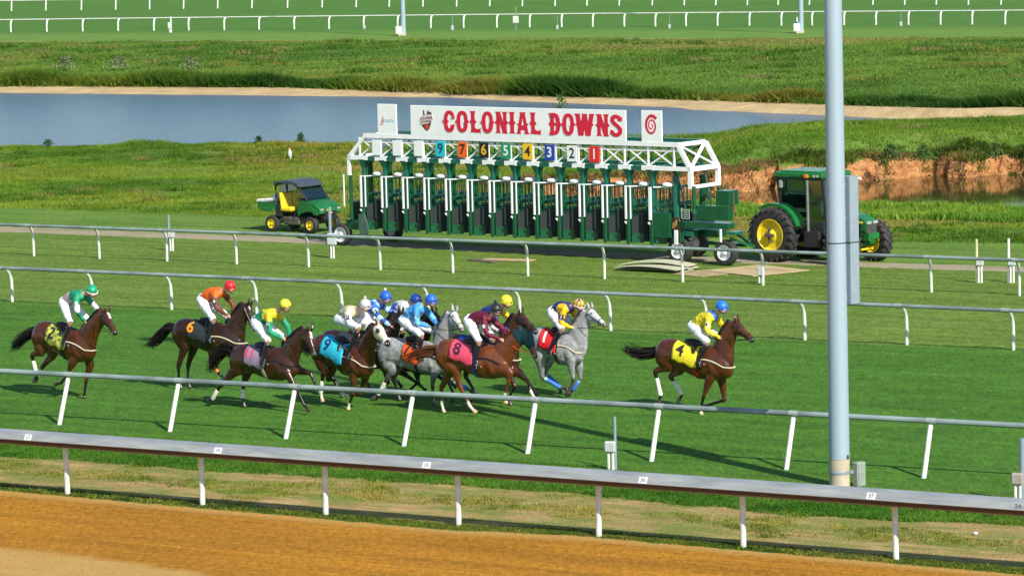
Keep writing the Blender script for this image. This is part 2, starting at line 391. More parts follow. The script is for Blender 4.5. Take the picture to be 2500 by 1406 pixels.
struct("far_turf_course", c_farm, lambda u: -290-.0235*(u-CX)+1.2, 90, M_far, lambda U, V_, X, Y: sm(-1.5, 1.5, V_-turfedge(U)), pw=.7)
def _lane(nz, ramp, mix, bump, attr, out, b): out(ramp(nz(2, detail=4), (.3, (.20, .20, .08)), (.7, (.36, .33, .17))))
# faint worn line on the far side
ln = MB(); lp = [(-200, 105), (200, 104.5), (500, 103), (750, 101.5), (1250, 99.5), (1700, 97)]
for i in range(len(lp)-1):
    P = [gp(lp[i][0], lp[i][1]), gp(lp[i+1][0], lp[i+1][1]), gp(lp[i+1][0], lp[i+1][1]-1.3), gp(lp[i][0], lp[i][1]-1.6)]
    hh = [hgt(np.array([a]), np.array([b]), np.array([p.x]), np.array([p.y]))[0]+.05 for (a, b), p in zip((lp[i], lp[i+1], lp[i+1], lp[i]), P)]
    ln.add([(p.x, p.y, h_) for p, h_ in zip(P, hh)], [(0, 1, 2, 3)])
o = ln.build("worn_track", nodes_mat("worn_line", _lane)); o['kind'] = 'structure'

def water(name, c0, c1, z, m, n=10, umin=-7000, umax=9500):
    us = US[(US >= umin) & (US <= umax)]; t = np.linspace(0, 1, n+1); U = np.tile(us, (n+1, 1)); a = c0(us); b = c1(us)
    Vv = a[None]*(1-t[:, None])+b[None]*t[:, None]; X, Y = gpn(U, Vv)
    idx = np.arange(U.size).reshape(U.shape); Fs = np.stack([idx[:-1, :-1], idx[:-1, 1:], idx[1:, 1:], idx[1:, :-1]], -1).reshape(-1, 4)
    o = raw_mesh(name, np.stack([X, Y, X*0+z], -1).reshape(-1, 3), Fs, m, smooth=True); o['kind'] = 'structure'; return o
def wmat(name, base, rough, bd, sc, sx, spec=.5):
    m = bpy.data.materials.new(name); m.use_nodes = True; n = m.node_tree.nodes; L = m.node_tree.links; b = n["Principled BSDF"]
    b.inputs["Base Color"].default_value = (*base, 1); b.inputs["Roughness"].default_value = rough; b.inputs["IOR"].default_value = 1.33; b.inputs["Specular IOR Level"].default_value = spec
    tc = n.new("ShaderNodeTexCoord"); mp = n.new("ShaderNodeMapping"); mp.inputs["Scale"].default_value = sx; L.new(tc.outputs["Object"], mp.inputs[0])
    t = n.new("ShaderNodeTexNoise"); t.inputs["Scale"].default_value = sc; t.inputs["Detail"].default_value = 6; t.inputs["Roughness"].default_value = .65; L.new(mp.outputs[0], t.inputs["Vector"])
    bp = n.new("ShaderNodeBump"); bp.inputs["Distance"].default_value = bd; L.new(t.outputs[0], bp.inputs["Height"]); L.new(bp.outputs[0], b.inputs["Normal"]); return m
water("lake_water", lambda u: c_lakeN(u)+4, lambda u: c_lakeF(u)-1.5, LAKE, wmat("lake_water", (.050, .130, .215), .16, .42, 2.4, (.5, 1, 1)))
water("pond_water", lambda u: c_pondn(u)+10, lambda u: c_ct(u)-7, POND, wmat("pond_water", (.035, .035, .012), .04, .006, 1.0, (1, .5, 1)), umin=1200)

# ---------------------------------------------------------------- grass and weeds
M_blade = mat("grass_blades", (1, 1, 1), .8, attr="Col", scale=3, spec=.15)
for _e, _c in zip([q for q in M_blade.node_tree.nodes if q.type == 'VALTORGB'][0].color_ramp.elements, ((.98, .86, .72, 1), (1.60, 1.38, 1.05, 1))): _e.color = _c
_n = M_blade.node_tree.nodes; _L = M_blade.node_tree.links; _b = _n["Principled BSDF"]; _tr = _n.new("ShaderNodeBsdfTranslucent"); _mx = _n.new("ShaderNodeMixShader"); _mx.inputs[0].default_value = .35
_src = _b.inputs["Base Color"].links[0].from_socket; _L.new(_src, _tr.inputs[0]); _L.new(_b.outputs[0], _mx.inputs[1]); _L.new(_tr.outputs[0], _mx.inputs[2]); _L.new(_mx.outputs[0], _n["Material Output"].inputs[0])
def blades(name, Xs, Ys, Zs, hs, cols, nb=6, spread=.12, wid=.02, lean=.35, label=None, cat="grass", tri=False):
    N = len(Xs); k = N*nb
    bx = np.repeat(Xs, nb)+rng.normal(0, 1, k)*np.repeat(spread*np.ones(N) if np.isscalar(spread) else spread, nb)
    by = np.repeat(Ys, nb)+rng.normal(0, 1, k)*np.repeat(spread*np.ones(N) if np.isscalar(spread) else spread, nb)
    bz = np.repeat(Zs, nb)-.02; hh = np.repeat(hs, nb)*rng.uniform(.5, 1.15, k); w_ = np.repeat(wid*np.ones(N) if np.isscalar(wid) else wid, nb)*rng.uniform(.6, 1.4, k)
    th = rng.uniform(0, 2*np.pi, k); la = rng.uniform(0, 2*np.pi, k); le = hh*lean*rng.uniform(0, 1.4, k)
    dx = np.cos(th)*w_; dy = np.sin(th)*w_
    A = np.stack([bx-dx, by-dy, bz], -1); B = np.stack([bx+dx, by+dy, bz], -1)
    mx = bx+np.cos(la)*le*.35; my = by+np.sin(la)*le*.35; mz = bz+hh*.6
    C = np.stack([mx+dx*.8, my+dy*.8, mz], -1); D = np.stack([mx-dx*.8, my-dy*.8, mz], -1)
    T = np.stack([bx+np.cos(la)*le, by+np.sin(la)*le, bz+hh], -1)
    Vv = np.stack([A, B, C, D, T], 1).reshape(-1, 3); b0 = np.arange(k)*5
    Fs = np.concatenate([np.stack([b0, b0+1, b0+2], -1), np.stack([b0, b0+2, b0+3], -1), np.stack([b0+3, b0+2, b0+4], -1)])
    cc = np.repeat(cols, nb, 0)*rng.uniform(.8, 1.2, (k, 1))
    if tri: Vv = np.stack([A, B, T], 1).reshape(-1, 3); Fs = np.arange(k*3).reshape(-1, 3); cc = np.repeat(cc, 3, 0)
    else: cc = np.repeat(cc, 5, 0)
    o = raw_mesh(name, Vv, Fs, M_blade, cc); tag(o, label, cat, kind="stuff"); return o
def scatter(c0, c1, N, u0=-150, u1=2650):
    U = rng.uniform(u0, u1, N); t = rng.uniform(0, 1, N); Vv = c0(U)*(1-t)+c1(U)*t; X, Y = gpn(U, Vv); return U, Vv, X, Y, hgt(U, Vv, X, Y)
def grass_cols(X, Y, pal, s=.25, seed=1, st=(.5, 1)):
    f = np.clip((fbm(X*st[0], Y*st[1], s, seed, 4)-.28)/.44, 0, .999)*(len(pal)-1); i = f.astype(int); fr = (f-i)[:, None]; P = np.array(pal); return P[i]*(1-fr)+P[np.minimum(i+1, len(pal)-1)]*fr
GP = [(.060, .150, .016), (.095, .205, .022), (.130, .240, .026), (.175, .255, .036), (.14, .23, .035), (.26, .25, .08)]
GP2 = [(.045, .135, .018), (.07, .19, .024), (.10, .22, .03), (.135, .245, .035)]
# rough field in front of the lake
U, Vv, X, Y, Z = scatter(c_rough, lambda u: c_lakeN(u)-1, 105000)
ok = ~((Z < -.3)); ok &= ~((U > 1780) & (Vv < c_pondn(U)) & (Vv > c_ct(U)-2)); ok &= ~((U > 1250) & (np.abs(Vv-c_ct(U)) < 5) & (rng.random(len(U)) < .8))
U, Vv, X, Y, Z = U[ok], Vv[ok], X[ok], Y[ok], Z[ok]
cc = grass_cols(X, Y, GP, .16, 1); yel = (sm(80, 20, np.hypot((U-720)*.28, (Vv-378)*1.6)))[:, None]; cc = cc*(1-.7*yel)+np.array((.22, .20, .035))*.7*yel
rt = sm(1500, 1800, U)[:, None]*sm(460, 350, Vv)[:, None]; cc = cc*(1-.6*rt)+grass_cols(X, Y, GP2, .3, 4)*.6*rt
lump = fbm(X, Y, .9, 77, 4); hs = .05+.20*np.clip(lump-.3, 0, 1)+.08*rt[:, 0]; cc = cc*(.85+.55*np.clip(fbm(X, Y, .55, 91, 4)-.25, 0, 1))[:, None]; edge = sm(14, 3, Vv-c_lakeN(U)); hs = hs+.18*edge*vnoise(X, Y, .9, 3)
blades("meadow_grass", X, Y, Z, hs, cc, nb=6, spread=.17, wid=.020, lean=1.1, tri=True, label="rough unmown grass of mixed greens between the path and the lake")
# lush edge along the near pond bank
U, Vv, X, Y, Z = scatter(lambda u: c_pondn(u)+26, lambda u: c_pondn(u)+0, 5000, 1700)
blades("pond_reeds", X, Y, Z, .18+.26*vnoise(X, Y, 1.2, 4), grass_cols(X, Y, GP2, .5, 2)*1.25, nb=8, spread=.12, wid=.022, lean=.5, label="lush bright grass along the near edge of the pond")
# tussocks hanging over and growing on the clay face
U, Vv, X, Y, Z = scatter(lambda u: c_ct(u)+7, lambda u: c_ct(u)-7, 5200, 1250)
keep = (fbm(U, Vv*2, .018, 21) > .50) | (Vv < c_ct(U)-2.5)
blades("bank_brush", X[keep], Y[keep], Z[keep]-.02, .16+.22*vnoise(X, Y, 1.4, 4)[keep], grass_cols(X, Y, [(.05, .09, .015), (.07, .14, .02), (.2, .15, .07), (.26, .18, .09)], .6, 12)[keep], nb=8, spread=.13, wid=.022, lean=1.2, label="brush and dry tussocks along the top of the clay bank")
# far bank
U, Vv, X, Y, Z = scatter(c_sandF, c_farm, 95000)
blades("far_bank_grass", X, Y, Z, .07+.32*np.clip(fbm(X, Y, .5, 7)-.3, 0, 1), grass_cols(X, Y, [(.06, .155, .034), (.088, .20, .042), (.115, .235, .046), (.145, .24, .052), (.20, .235, .08)], .09, 15, (.35, 1))*(.86+.5*np.clip(fbm(X, Y, .35, 55, 4)-.28, 0, 1))[:, None], nb=6, spread=.32, wid=.04, lean=1.2, tri=True, label="tall green grass on the slope beyond the lake")
U, Vv, X, Y, Z = scatter(lambda u: c_sandF(u)+.3, lambda u: c_sandF(u)-9, 15000)
hh = np.clip(.28+1.9*(fbm(X, Y, .20, 31)-.38)+.9*(fbm(X, Y, .9, 32)-.5), .12, 1.05)*sm(-11, -2, Vv-c_sandF(U))
blades("shore_weeds", X, Y, Z, hh+.12, grass_cols(X, Y, [(.022, .078, .014), (.034, .10, .015), (.055, .135, .018), (.10, .17, .022), (.14, .16, .03)], .12, 33), nb=12, spread=.30, wid=.05, lean=1.2, tri=True, label="dark shrubby weeds along the far sandy shore")
# verge by the dirt track: lush lip of turf + thin tufts on the worn ground
U, Vv, X, Y, Z = scatter(lambda u: c_verge(u)+7+12*(fbm(u, 0*u, .011, 2, 3)-.5), lambda u: c_verge(u)-62, 26000)
cc = grass_cols(X, Y, [(.035, .13, .015), (.06, .18, .022), (.10, .22, .03)], .9, 5)
blades("turf_lip_grass", X, Y, Z, .035+.06*vnoise(X, Y, 2, 9)*sm(-60, -10, Vv-c_verge(U))+.02, cc, nb=6, spread=.045, wid=.0085, lean=.9, label="longer lush grass at the edge of the turf course")
U, Vv, X, Y, Z = scatter(c_dirt, c_verge, 15000)
t = (Vv-c_verge(U))/(c_dirt(U)-c_verge(U)); dens = fbm(X, Y, .8, 41)*.8+.35*np.exp(-((t-.40)/.14)**2)+.4*(t > .9)
keep = dens > .52+.1*rng.random(len(U)); X, Y, Z, t = X[keep], Y[keep], Z[keep], t[keep]
blades("verge_tufts", X, Y, Z, .03+.07*vnoise(X, Y, 2.2, 3), grass_cols(X, Y, [(.08, .15, .02), (.16, .22, .035), (.27, .27, .07)], .9, 8), nb=6, spread=.05, wid=.008, lean=1.0, label="thin yellowing tufts on the worn verge beside the dirt track")
U, Vv, X, Y, Z = scatter(lambda u: c_dirt(u)-1, lambda u: c_dirt(u)-15, 9000)
blades("track_edge_grass", X, Y, Z, .035+.03*rng.random(len(X)), grass_cols(X, Y, [(.035, .075, .014), (.06, .11, .02), (.1, .14, .03)], .9, 18), nb=6, spread=.045, wid=.008, lean=.9, label="narrow strip of grass between the verge and the dirt track")

# scattered darker and yellower weed clumps in both meadows
for nm, c0, c1, n_c, sc_, lb in (("meadow_weeds", lambda u: c_rough(u)-3, lambda u: c_lakeN(u)+2, 900, 1.0, "scattered darker weeds dotted through the rough meadow"), ("far_weeds", lambda u: c_sandF(u)-8, lambda u: c_farm(u)+6, 800, 1.9, "scattered darker weeds dotted over the slope beyond the lake")):
    U, Vv, X, Y, Z = scatter(c0, c1, n_c); ok = (Z > -.5) & ~((U > 1240) & (Vv < c_pondn(U)+3) & (Vv > c_ct(U)-3)) & (fbm(X, Y, .12, 61) > .42); X, Y, Z = X[ok], Y[ok], Z[ok]
    q = 22; Xr = np.repeat(X, q)+rng.normal(0, .22*sc_, len(X)*q)*1.6; Yr = np.repeat(Y, q)+rng.normal(0, .16*sc_, len(X)*q); Zr = np.repeat(Z, q)
    pal = np.array([(.045, .125, .018), (.055, .14, .02), (.07, .16, .024), (.19, .21, .06), (.20, .19, .10)])[rng.choice(5, len(X), p=[.35, .3, .15, .12, .08])]
    blades(nm, Xr, Yr, Zr, .16*sc_**.7*np.repeat(rng.uniform(.6, 1.8, len(X)), q), np.repeat(pal, q, 0), nb=4, spread=.06*sc_, wid=.02*sc_, lean=.9, tri=True, label=lb, cat="weeds")
# saplings and tall single weeds
M_leaf = mat("leaves", (1, 1, 1), .7, attr="Col", scale=2, spec=.3); M_bark = mat("bark", (.12, .08, .05), .9, bump=.01)
def shrub(u, v, h, wdt, label, col=(.05, .10, .02), n=260, z=None, leaf=.06, cat="shrub", group=None):
    p = gp(u, v, z or 0); r = empty("leafy_shrub", p, 0, label, cat, group)
    st = MB()
    for k in range(5):
        a = random.uniform(0, 6.28); t = random.uniform(.2, .5)*wdt; st.tube([(0, 0, 0), (math.cos(a)*t*.4, math.sin(a)*t*.4, h*.5), (math.cos(a)*t, math.sin(a)*t, h*random.uniform(.75, .98))], [.02*h, .014*h, .005*h], 5)
    st.build("stem", M_bark, r)
    hz = rng.uniform(.12, 1.0, n)*h; rad = wdt*.55*np.sqrt(rng.random(n))*(1.15-hz/h)*1.3; an = rng.uniform(0, 6.28, n)
    c = np.stack([np.cos(an)*rad, np.sin(an)*rad, hz], -1); d = rng.normal(size=(n, 3)); d /= np.linalg.norm(d, axis=1)[:, None]; e = np.cross(d, rng.normal(size=(n, 3))); e /= np.linalg.norm(e, axis=1)[:, None]
    L = leaf*rng.uniform(.7, 1.5, (n, 1)); Vv_ = np.stack([c, c+d*L+e*L*.35, c+d*L*2, c+d*L-e*L*.35], 1).reshape(-1, 3); b0 = np.arange(n)*4
    Fs = np.stack([b0, b0+1, b0+2, b0+3], -1); raw_mesh("foliage", Vv_, Fs, M_leaf, np.repeat(np.array(col)*rng.uniform(.6, 1.5, (n, 1)), 4, 0), r); return r
shrub(1372, 352, 2.35, .85, "slender young tree standing behind the big white name board", (.07, .14, .02), 420, leaf=.07, cat="tree")
shrub(735, 352, .48, .34, "spiky weed silhouetted at the lake edge above the white marker", (.04, .10, .03), 200)
shrub(632, 353, .36, .32, "low dark weed at the lake edge, the left one of two above the marker", (.03, .08, .03), 160)
shrub(118, 357, .26, .5, "small dark weed at the lake edge far left", (.04, .08, .02), 150)
shrub(2255, 398, .75, 1.0, "round green bush growing on the clay bank above the pond", (.05, .12, .02), 420)
shrub(2175, 396, .7, 1.0, "dark green bush on the clay bank just right of the light pole", (.045, .10, .02), 420)
shrub(2430, 392, .7, .8, "leafy bush at the right end of the clay bank", (.06, .13, .02), 320)
for (u, v, lb) in ((160, 178, "leftmost of the three dull grey-brown bushes above the far shore"), (290, 176, "middle one of the three dull grey-brown bushes above the far shore"), (465, 180, "rightmost of the three dull grey-brown bushes above the far shore")):
    g = gp(u, v); shrub(u, v-6, .9, 1.5, lb, (.15, .17, .09), 240, leaf=.09, z=-.4, group="dull bushes above the far shore")

# loose crumbs of dirt on the track
U, Vv, X, Y, Z = scatter(lambda u: c_dirt(u)+3, lambda u: c_dirt(u)+270, 5000, -60, 2600)
r_ = rng.uniform(.006, .020, len(X))*(1+(rng.random(len(X)) < .04)); n_ = len(X); ca = rng.uniform(0, 6.28, n_)
P_ = []
for k in range(3): P_.append(np.stack([X+r_*np.cos(ca+k*2.09), Y+r_*np.sin(ca+k*2.09), Z-.002], -1))
P_.append(np.stack([X+r_*.2, Y, Z+r_*rng.uniform(.6, 1.1, n_)], -1)); b0 = np.arange(n_)*4
Fs = np.concatenate([np.stack([b0, b0+1, b0+3], -1), np.stack([b0+1, b0+2, b0+3], -1), np.stack([b0+2, b0, b0+3], -1)])
cl = np.repeat(np.array([(.44, .19, .02)])*rng.uniform(.5, 1.1, (n_, 1)), 4, 0)
o = raw_mesh("dirt_crumbs", np.stack(P_, 1).reshape(-1, 3), Fs, mat("crumbs", (1, 1, 1), .95, attr="Col"), cl); tag(o, "loose crumbs of ochre dirt scattered over the track", "dirt", kind="stuff")
# ---------------------------------------------------------------- rails
M_pipe = mat("galvanised_pipe", (.31, .39, .39), .45, (.17, .22, .22), scale=1.3, metal=.15, bump=.002, bscale=60)
M_pipe2 = mat("weathered_alloy", (.30, .325, .335), .55, (.21, .235, .25), scale=3.5, metal=0, sx=(.4, .4, 3))
M_white = mat("white_paint", (.74, .76, .72), .5, (.55, .57, .52), scale=5)
M_joint = mat("rail_sleeve", (.36, .42, .40), .5, (.26, .31, .30), metal=.2)
M_brown = mat("rusty_underside", (.10, .05, .02), .8)
def fence(name, label, base, off, hz, style, r=.06, rail_m=None, ext=(3, 3), dx=0, group=None, pipe_r=.045):
    P = [gp(*b) for b in base]; X = np.array([p.x for p in P]); Y = np.array([p.y for p in P])
    co = np.polyfit(X, Y, 1 if len(X) < 10 else 2); n = len(X)
    s0 = np.mean(np.diff(X)[:3]); s1 = np.mean(np.diff(X)[-3:])
    xs = [X[0]-s0*k for k in range(ext[0], 0, -1)]+list(X)+[X[-1]+s1*k for k in range(1, ext[1]+1)]
    def pt(x):
        d = np.polyval(np.polyder(co), x); t = Vector((1, d, 0)).normalized(); return Vector((x, np.polyval(co, x), 0)), t, Vector((t.y, -t.x, 0))  # perp towards camera
    root = empty(name, pt(xs[0])[0], 0, label, "rail fence", group); o0 = root.location.copy()
    a, b = xs[0]-1.5, xs[-1]+1.5; m = max(2, int((b-a)/1.5))
    line = []
    for k in range(m+1):
        p, t, q = pt(a+(b-a)*k/m); line.append(p+q*off+Vector((0, 0, hz))-o0)
    if style == 'panel':
        mb = MB(); mu = MB()
        for (bd, prof, closed) in ((mb, [(-.28, .095), (-.20, .105), (.04, .075), (.115, -.045), (.10, -.06), (.03, .05), (-.22, .08)], 1), (mu, [(-.10, .035), (.060, -.03), (.060, -.155), (-.10, -.155)], 1)):
            k = len(prof); Pp = []; Ff = []
            for i in range(m+1):
                p, t, q = pt(a+(b-a)*i/m)
                Pp += [p+q*(off+d)+Vector((0, 0, hz+z))-o0 for d, z in prof]
            for i in range(m):
                for j in range(k): j2 = (j+1) % k; Ff.append((i*k+j, i*k+j2, (i+1)*k+j2, (i+1)*k+j))
            bd.add(Pp, Ff)
        mb.build("rail_cap", M_pipe2, root); mu.build("rail_beam", M_brown, root)
    else:
        MB().tube(line, r, 10).build("rail", rail_m or M_pipe, root, smooth=True)
    meshes = None
    for i, x in enumerate(xs):
        p, t, q = pt(x)
        if style == 'panel': pts = [(0, 0, -.1), (0, 0, .72*hz), (.05*off, 0, .84*hz), (.35*off, 0, .93*hz), (off, 0, hz-.08)]; rr = [pipe_r]*5
        elif style == 'goose': pts = [(0, 0, -.1), (0, 0, .45*hz), (.06*off, 0, .66*hz), (.25*off, 0, .83*hz), (.55*off, 0, .94*hz), (off, 0, hz-r*.7)]; rr = [pipe_r]*4+[pipe_r*.9]*2
        elif style == 'lean': pts = [(-.04*off, 0, -.08), (off, 0, hz-r-.03)]; rr = [pipe_r]*2
        else: pts = [(0, 0, -.1), (off, 0, hz-.03)]; rr = [pipe_r]*2
        if meshes is None:
            o = MB().tube(pts, rr, 10).build("post", M_white, root, smooth=True); meshes = o.data
            if style in ('goose', 'lean'):
                j = MB().cyl((off, -.10, hz), (off, .10, hz), r*1.12, n=10).build("sleeve", M_joint, root, smooth=True); jm = j.data
        else:
            o = link("post", meshes, root); j = link("sleeve", jm, root) if style in ('goose', 'lean') else None
        ang = math.atan2(q.y, q.x); rx = random.uniform(-.02, .02)
        o.location = p-o0; o.rotation_euler = (rx*.5, rx*.5, ang)
        if style in ('goose', 'lean'): j.location = p-o0; j.rotation_euler = (0, 0, ang)
    return root, pt, o0
A_b = [(145, 1035), (415, 1051), (695, 1075), (985, 1089), (1287, 1105), (1590, 1126), (1918, 1144), (2255, 1167)]
B_x = [30, 226, 419, 627, 836, 1046, 1271, 1491, 1726, 1965, 2214, 2474]
C_x = [83, 243, 408, 578, 754, 929, 1106, 1289, 1476, 1667, 1863, 2066, 2274, 2489]
N_b = [(165, 1207), (495, 1232), (795, 1258), (1120, 1282), (1462, 1308), (1815, 1337), (2188, 1367)]
D_x = [28, 115, 202, 288, 375, 460, 547, 632, 718, 803, 888, 971, 1052, 1132, 1213, 1293, 1371, 1447, 1524, 1600, 1675, 1752, 1830, 1908, 1983, 2061, 2139, 2218, 2296, 2373, 2453]
E_x = [22, 107, 195, 280, 365, 450, 535, 620, 705, 788, 870, 950, 1032, 1114, 1195, 1275, 1355, 1433, 1512, 1593, 1671, 1748, 1825, 1900, 1976, 2053, 2130, 2207, 2283, 2360, 2438]
dr = cv((28, 79), (375, 76), (888, 71), (1213, 67.5), (1675, 65), (2453, 60)); er = cv((22, 29), (280, 25), (620, 18), (1195, 17), (1671, 14.5), (2438, 11))
_, ptN, oN = fence("running_rail", "wide grey topped rail beside the dirt track, nearest of all, carrying small white stickers", N_b, .34, 1.17, 'panel', pipe_r=.055)
fence("running_rail", "grey pipe rail on slanting white posts crossing just in front of the horses' legs", A_b, -.42, 1.09, 'lean', r=.058, pipe_r=.052)
fence("running_rail", "grey pipe rail on curved white posts directly behind the jockeys' heads", [(x, 737+.048*(x-30)) for x in B_x], .50, 1.06, 'goose', r=.052, pipe_r=.045)
fence("running_rail", "grey pipe rail on curved white posts between the race and the starting gate", [(x, 625+.0403*(x-83)) for x in C_x], .26, 1.04, 'goose', r=.05, pipe_r=.042)
fence("running_rail", "thin white rail beyond the lake, second from the top of the picture", [(x, float(dr(x))) for x in D_x], -.40, 1.07, 'goose', r=.045, rail_m=M_white, pipe_r=.075, ext=(8, 8))
fence("running_rail", "farthest white rail, cut off by the top edge of the picture", [(x, float(er(x))) for x in E_x], -.15, 1.05, 'straight', r=.045, rail_m=M_white, pipe_r=.075, ext=(8, 8))
# number stickers on the near rail
M_stick = mat("sticker_white", (.80, .80, .84), .5); M_ink = mat("ink", (.12, .12, .16), .6)
for (u, v, s_) in ((68, 1057, "33"), (532, 1088, "34"), (1041, 1121, "35"), (1570, 1157, "36"), (2127, 1196, "37"), (2486, 1221, "2A")):
    # ray against the cap's sloping face
    rd = ray(u, v); best = None
    for k in range(4000):
        x = -13+28*k/4000; p, t, q = ptN(x)
        c_ = p+q*(.34+.080)+Vector((0, 0, 1.17+.014)); d = (c_-CAM); d = d/d.dot(FW)
        e = abs(d.dot(RR)-(u-CX)/F)
        if best is None or e < best[0]: best = (e, c_, t, q)
    _, c_, t, q = best; up = (-q*.075+Vector((0, 0, .12))).normalized(); nn = t.cross(up).normalized()
    if nn.z < 0: nn = -nn; 
    Mx = Matrix((t, up, nn)).transposed().to_4x4(); Mx.translation = c_
    if s_ == "2A":
        r = empty("painted_mark", (0, 0, 0), 0, "black hand painted 2A on the near grey rail at the right edge", "marking"); flat_text(s_, .11, Mx, M_ink, r, depth=.006)
    else:
        r = empty("number_sticker", (0, 0, 0), 0, {"33": "faded blank looking white sticker at the left end of the near grey rail", "34": "white sticker on the near grey rail just right of its second visible post", "35": "white sticker on the near grey rail below the chestnut horse", "36": "white sticker on the near grey rail just right of the short post with a box", "37": "white sticker on the near grey rail just right of the big light pole"}[s_], "sticker", "number stickers along the near rail")
        pb = MB(Mx); pb.box((0, 0, .003), (.17, .125, .006)); pb.build("plate", M_stick, r); flat_text(s_, .105, Mx, M_ink, r, depth=.008)

# ---------------------------------------------------------------- light poles
M_pole = mat("pale_blue_steel", (.33, .43, .52), .45, (.29, .39, .47), scale=1.2, metal=.1, sx=(1, 1, .15))
M_cab = mat("grey_cabinet", (.25, .32, .38), .5, (.22, .29, .34), metal=.1); M_cream = mat("cream_sleeve", (.52, .45, .33), .7, (.40, .35, .27), scale=4)
M_rust = mat("rust", (.16, .05, .03), .9); M_dark = mat("black_rubber", (.022, .023, .026), .75, (.035, .034, .033), scale=12, bump=.004)
pb_ = gp(2050, 1186); pl = empty("light_pole", pb_, 0, "tall thick pale blue steel light pole in the right foreground", "light pole")
MB().tube([(0, 0, .55), (0, 0, 9.5), (0, 0, 24.5)], [.205, .172, .10], 28).build("shaft", M_pole, pl, smooth=True)
MB().tube([(0, 0, -.1), (0, 0, .545)], [.203, .203], 28).build("base_sleeve", M_cream, pl, smooth=True)
b = MB(); b.lathe([(.212, .26), (.216, .27), (.216, .31), (.212, .32)], (0, 0, 0), (0, 0, 1)); b.box((.24, -.06, .29), (.07, .05, .06)); b.build("clamp_band", M_cab, pl)
b = MB(); b.ell((.155, -.145, .60), (.028, .028, .045), 8, 6); b.build("rust_patch", M_rust, pl)
Mc = Matrix.Rotation(math.radians(38), 4, 'Z')
MB().box((.30, .06, 4.86), (.24, .20, 2.52), M=Mc, bev=.012).build("cabinet", M_cab, pl)
b = MB(); b.box((.30, .06, 4.82), (.248, .208, .022), M=Mc); b.lathe([(.196, 4.81), (.196, 4.83)], (0, 0, 0), (0, 0, 1)); b.build("strap", M_dark, pl)
b = MB()
for z in (3.75, 4.5, 5.3, 5.95): b.box((.16, .02, z), (.14, .05, .05))
b.build("bracket", M_cab, pl)
b = MB(); b.bar((-.45, 0, 24.4), (.45, 0, 24.4), .12, .12)
b.build("crossarm", M_pole, pl)
for k in range(4): MB().box((-.38+k*.25, -.1, 24.15), (.22, .3, .36), bev=.04).build("floodlight", M_cab, pl)
eb = empty("electrical_box", gp(2098, 1186), math.radians(35), "grey green metal box standing against the foot of the big light pole", "electrical box")
MB().box((0, 0, .24), (.22, .15, .48), bev=.012).build("housing", mat("grey_green_metal", (.30, .36, .30), .5), eb)
MB().box((0, -.08, .24), (.18, .012, .42)).build("door", mat("grey_green_metal2", (.27, .33, .28), .5), eb)
for (u, v, hh, lb) in ((985, 88, 20, "thin pale light pole beyond the lake above the gate's left end"), (1956, 82, 20, "thin pale light pole beyond the lake beside the big pole")):
    p = gp(u, v); r = empty("light_pole", p, 0, lb, "light pole", "light poles beyond the lake")
    MB().tube([(0, 0, -.1), (0, 0, 6), (0, 0, hh)], [.20, .18, .10], 16).build("shaft", M_pole, r, smooth=True)
    MB().box((-.36, -.2, .45), (.5, .3, .6), bev=.03).build("junction_box", M_white, r); MB().box((-.1, -.2, .1), (.6, .4, .2), bev=.02).build("footing", M_cream, r)
    b = MB(); b.bar((-.45, 0, hh-.1), (.45, 0, hh-.1), .12, .12); b.build("crossarm", M_pole, r)

# ---------------------------------------------------------------- utility posts with boxes
M_box = mat("pale_box", (.52, .56, .58), .5)
def upost(u, v, h, lb, bx=0, legs=2, box=(.22, .22), z=0.48, pr=.03, pm=None, bm_=None, top=None, group="posts with small equipment boxes"):
    p = gp(u, v); r = empty("equipment_post", p, math.radians(-20), lb, "utility post", group)
    MB().cyl((0, 0, -.05), (0, 0, h), pr, n=10).build("pipe", pm or M_cab, r, smooth=True)
    if box: MB().box((bx, -.05, z), (box[0], .14, box[1]), bev=.02).build("equipment_box", bm_ or M_box, r)
    for k in range(legs): MB().cyl((bx+(.05 if k else -.04), -.05, -.02), (bx+(.05 if k else -.04), -.05, z), .032, n=8).build("leg", M_white, r, smooth=True)
    if top: MB().ell((0, 0, h+.05), (.07, .07, .09), 8, 6).build("cap", top, r)
upost(1503, 1146, 1.09, "short post with small white box before the slanted post rail, left of the big pole", bx=-.09, pr=.03)
upost(2497, 1228, 1.25, "post with a brownish grey box at the right edge of the picture", bx=-.09, bm_=mat("taupe_box", (.36, .33, .30), .6), pr=.055)
upost(414, 612, 1.20, "slim white post with a grey box beside the rail far left of the gate", bx=.10, pr=.035, z=.55)
upost(808, 630, 1.65, "tall grey post with a pale box in front of the gate's left wheel", bx=.07, box=(.30, .38), z=.62, pr=.05)
upost(1858, 690, .50, "small pale box post on the plywood before the tractor's rear wheel", bx=0, z=.34, box=(.15, .25), pr=.03)
upost(2385, 690, 1.28, "yellow stained white post with grey box, left one of the right edge pair", bx=.10, pm=mat("yellowed_white", (.62, .60, .38), .6), pr=.04, z=.62)
upost(2463, 690, 1.30, "white post with a pale blue box, right of the pair at the right edge", bx=.10, pm=M_white, pr=.04, z=.62)
fg = "posts with small equipment boxes beyond the lake"
upost(418, 80, 1.35, "white post with box on the far rail at the upper left", bx=-.1, box=(.3, .5), pr=.06, pm=M_white, z=.6, bm_=M_white, group=fg)
upost(890, 76, .5, "tiny white box post on the far rail left of the thin light pole", box=(.2, .3), pr=.03, z=.3, legs=0, group=fg)
upost(1105, 76, 1.3, "thin aerial with a white box right of the far light pole", box=(.2, .4), pr=.02, z=.25, legs=0, group=fg)
upost(1260, 76, 1.75, "post with a white box and an orange cap beyond the far rail", box=(.45, .55), pr=.03, z=.9, legs=0, top=mat("orange_cap", (.55, .22, .02), .6), bm_=M_white, group=fg)
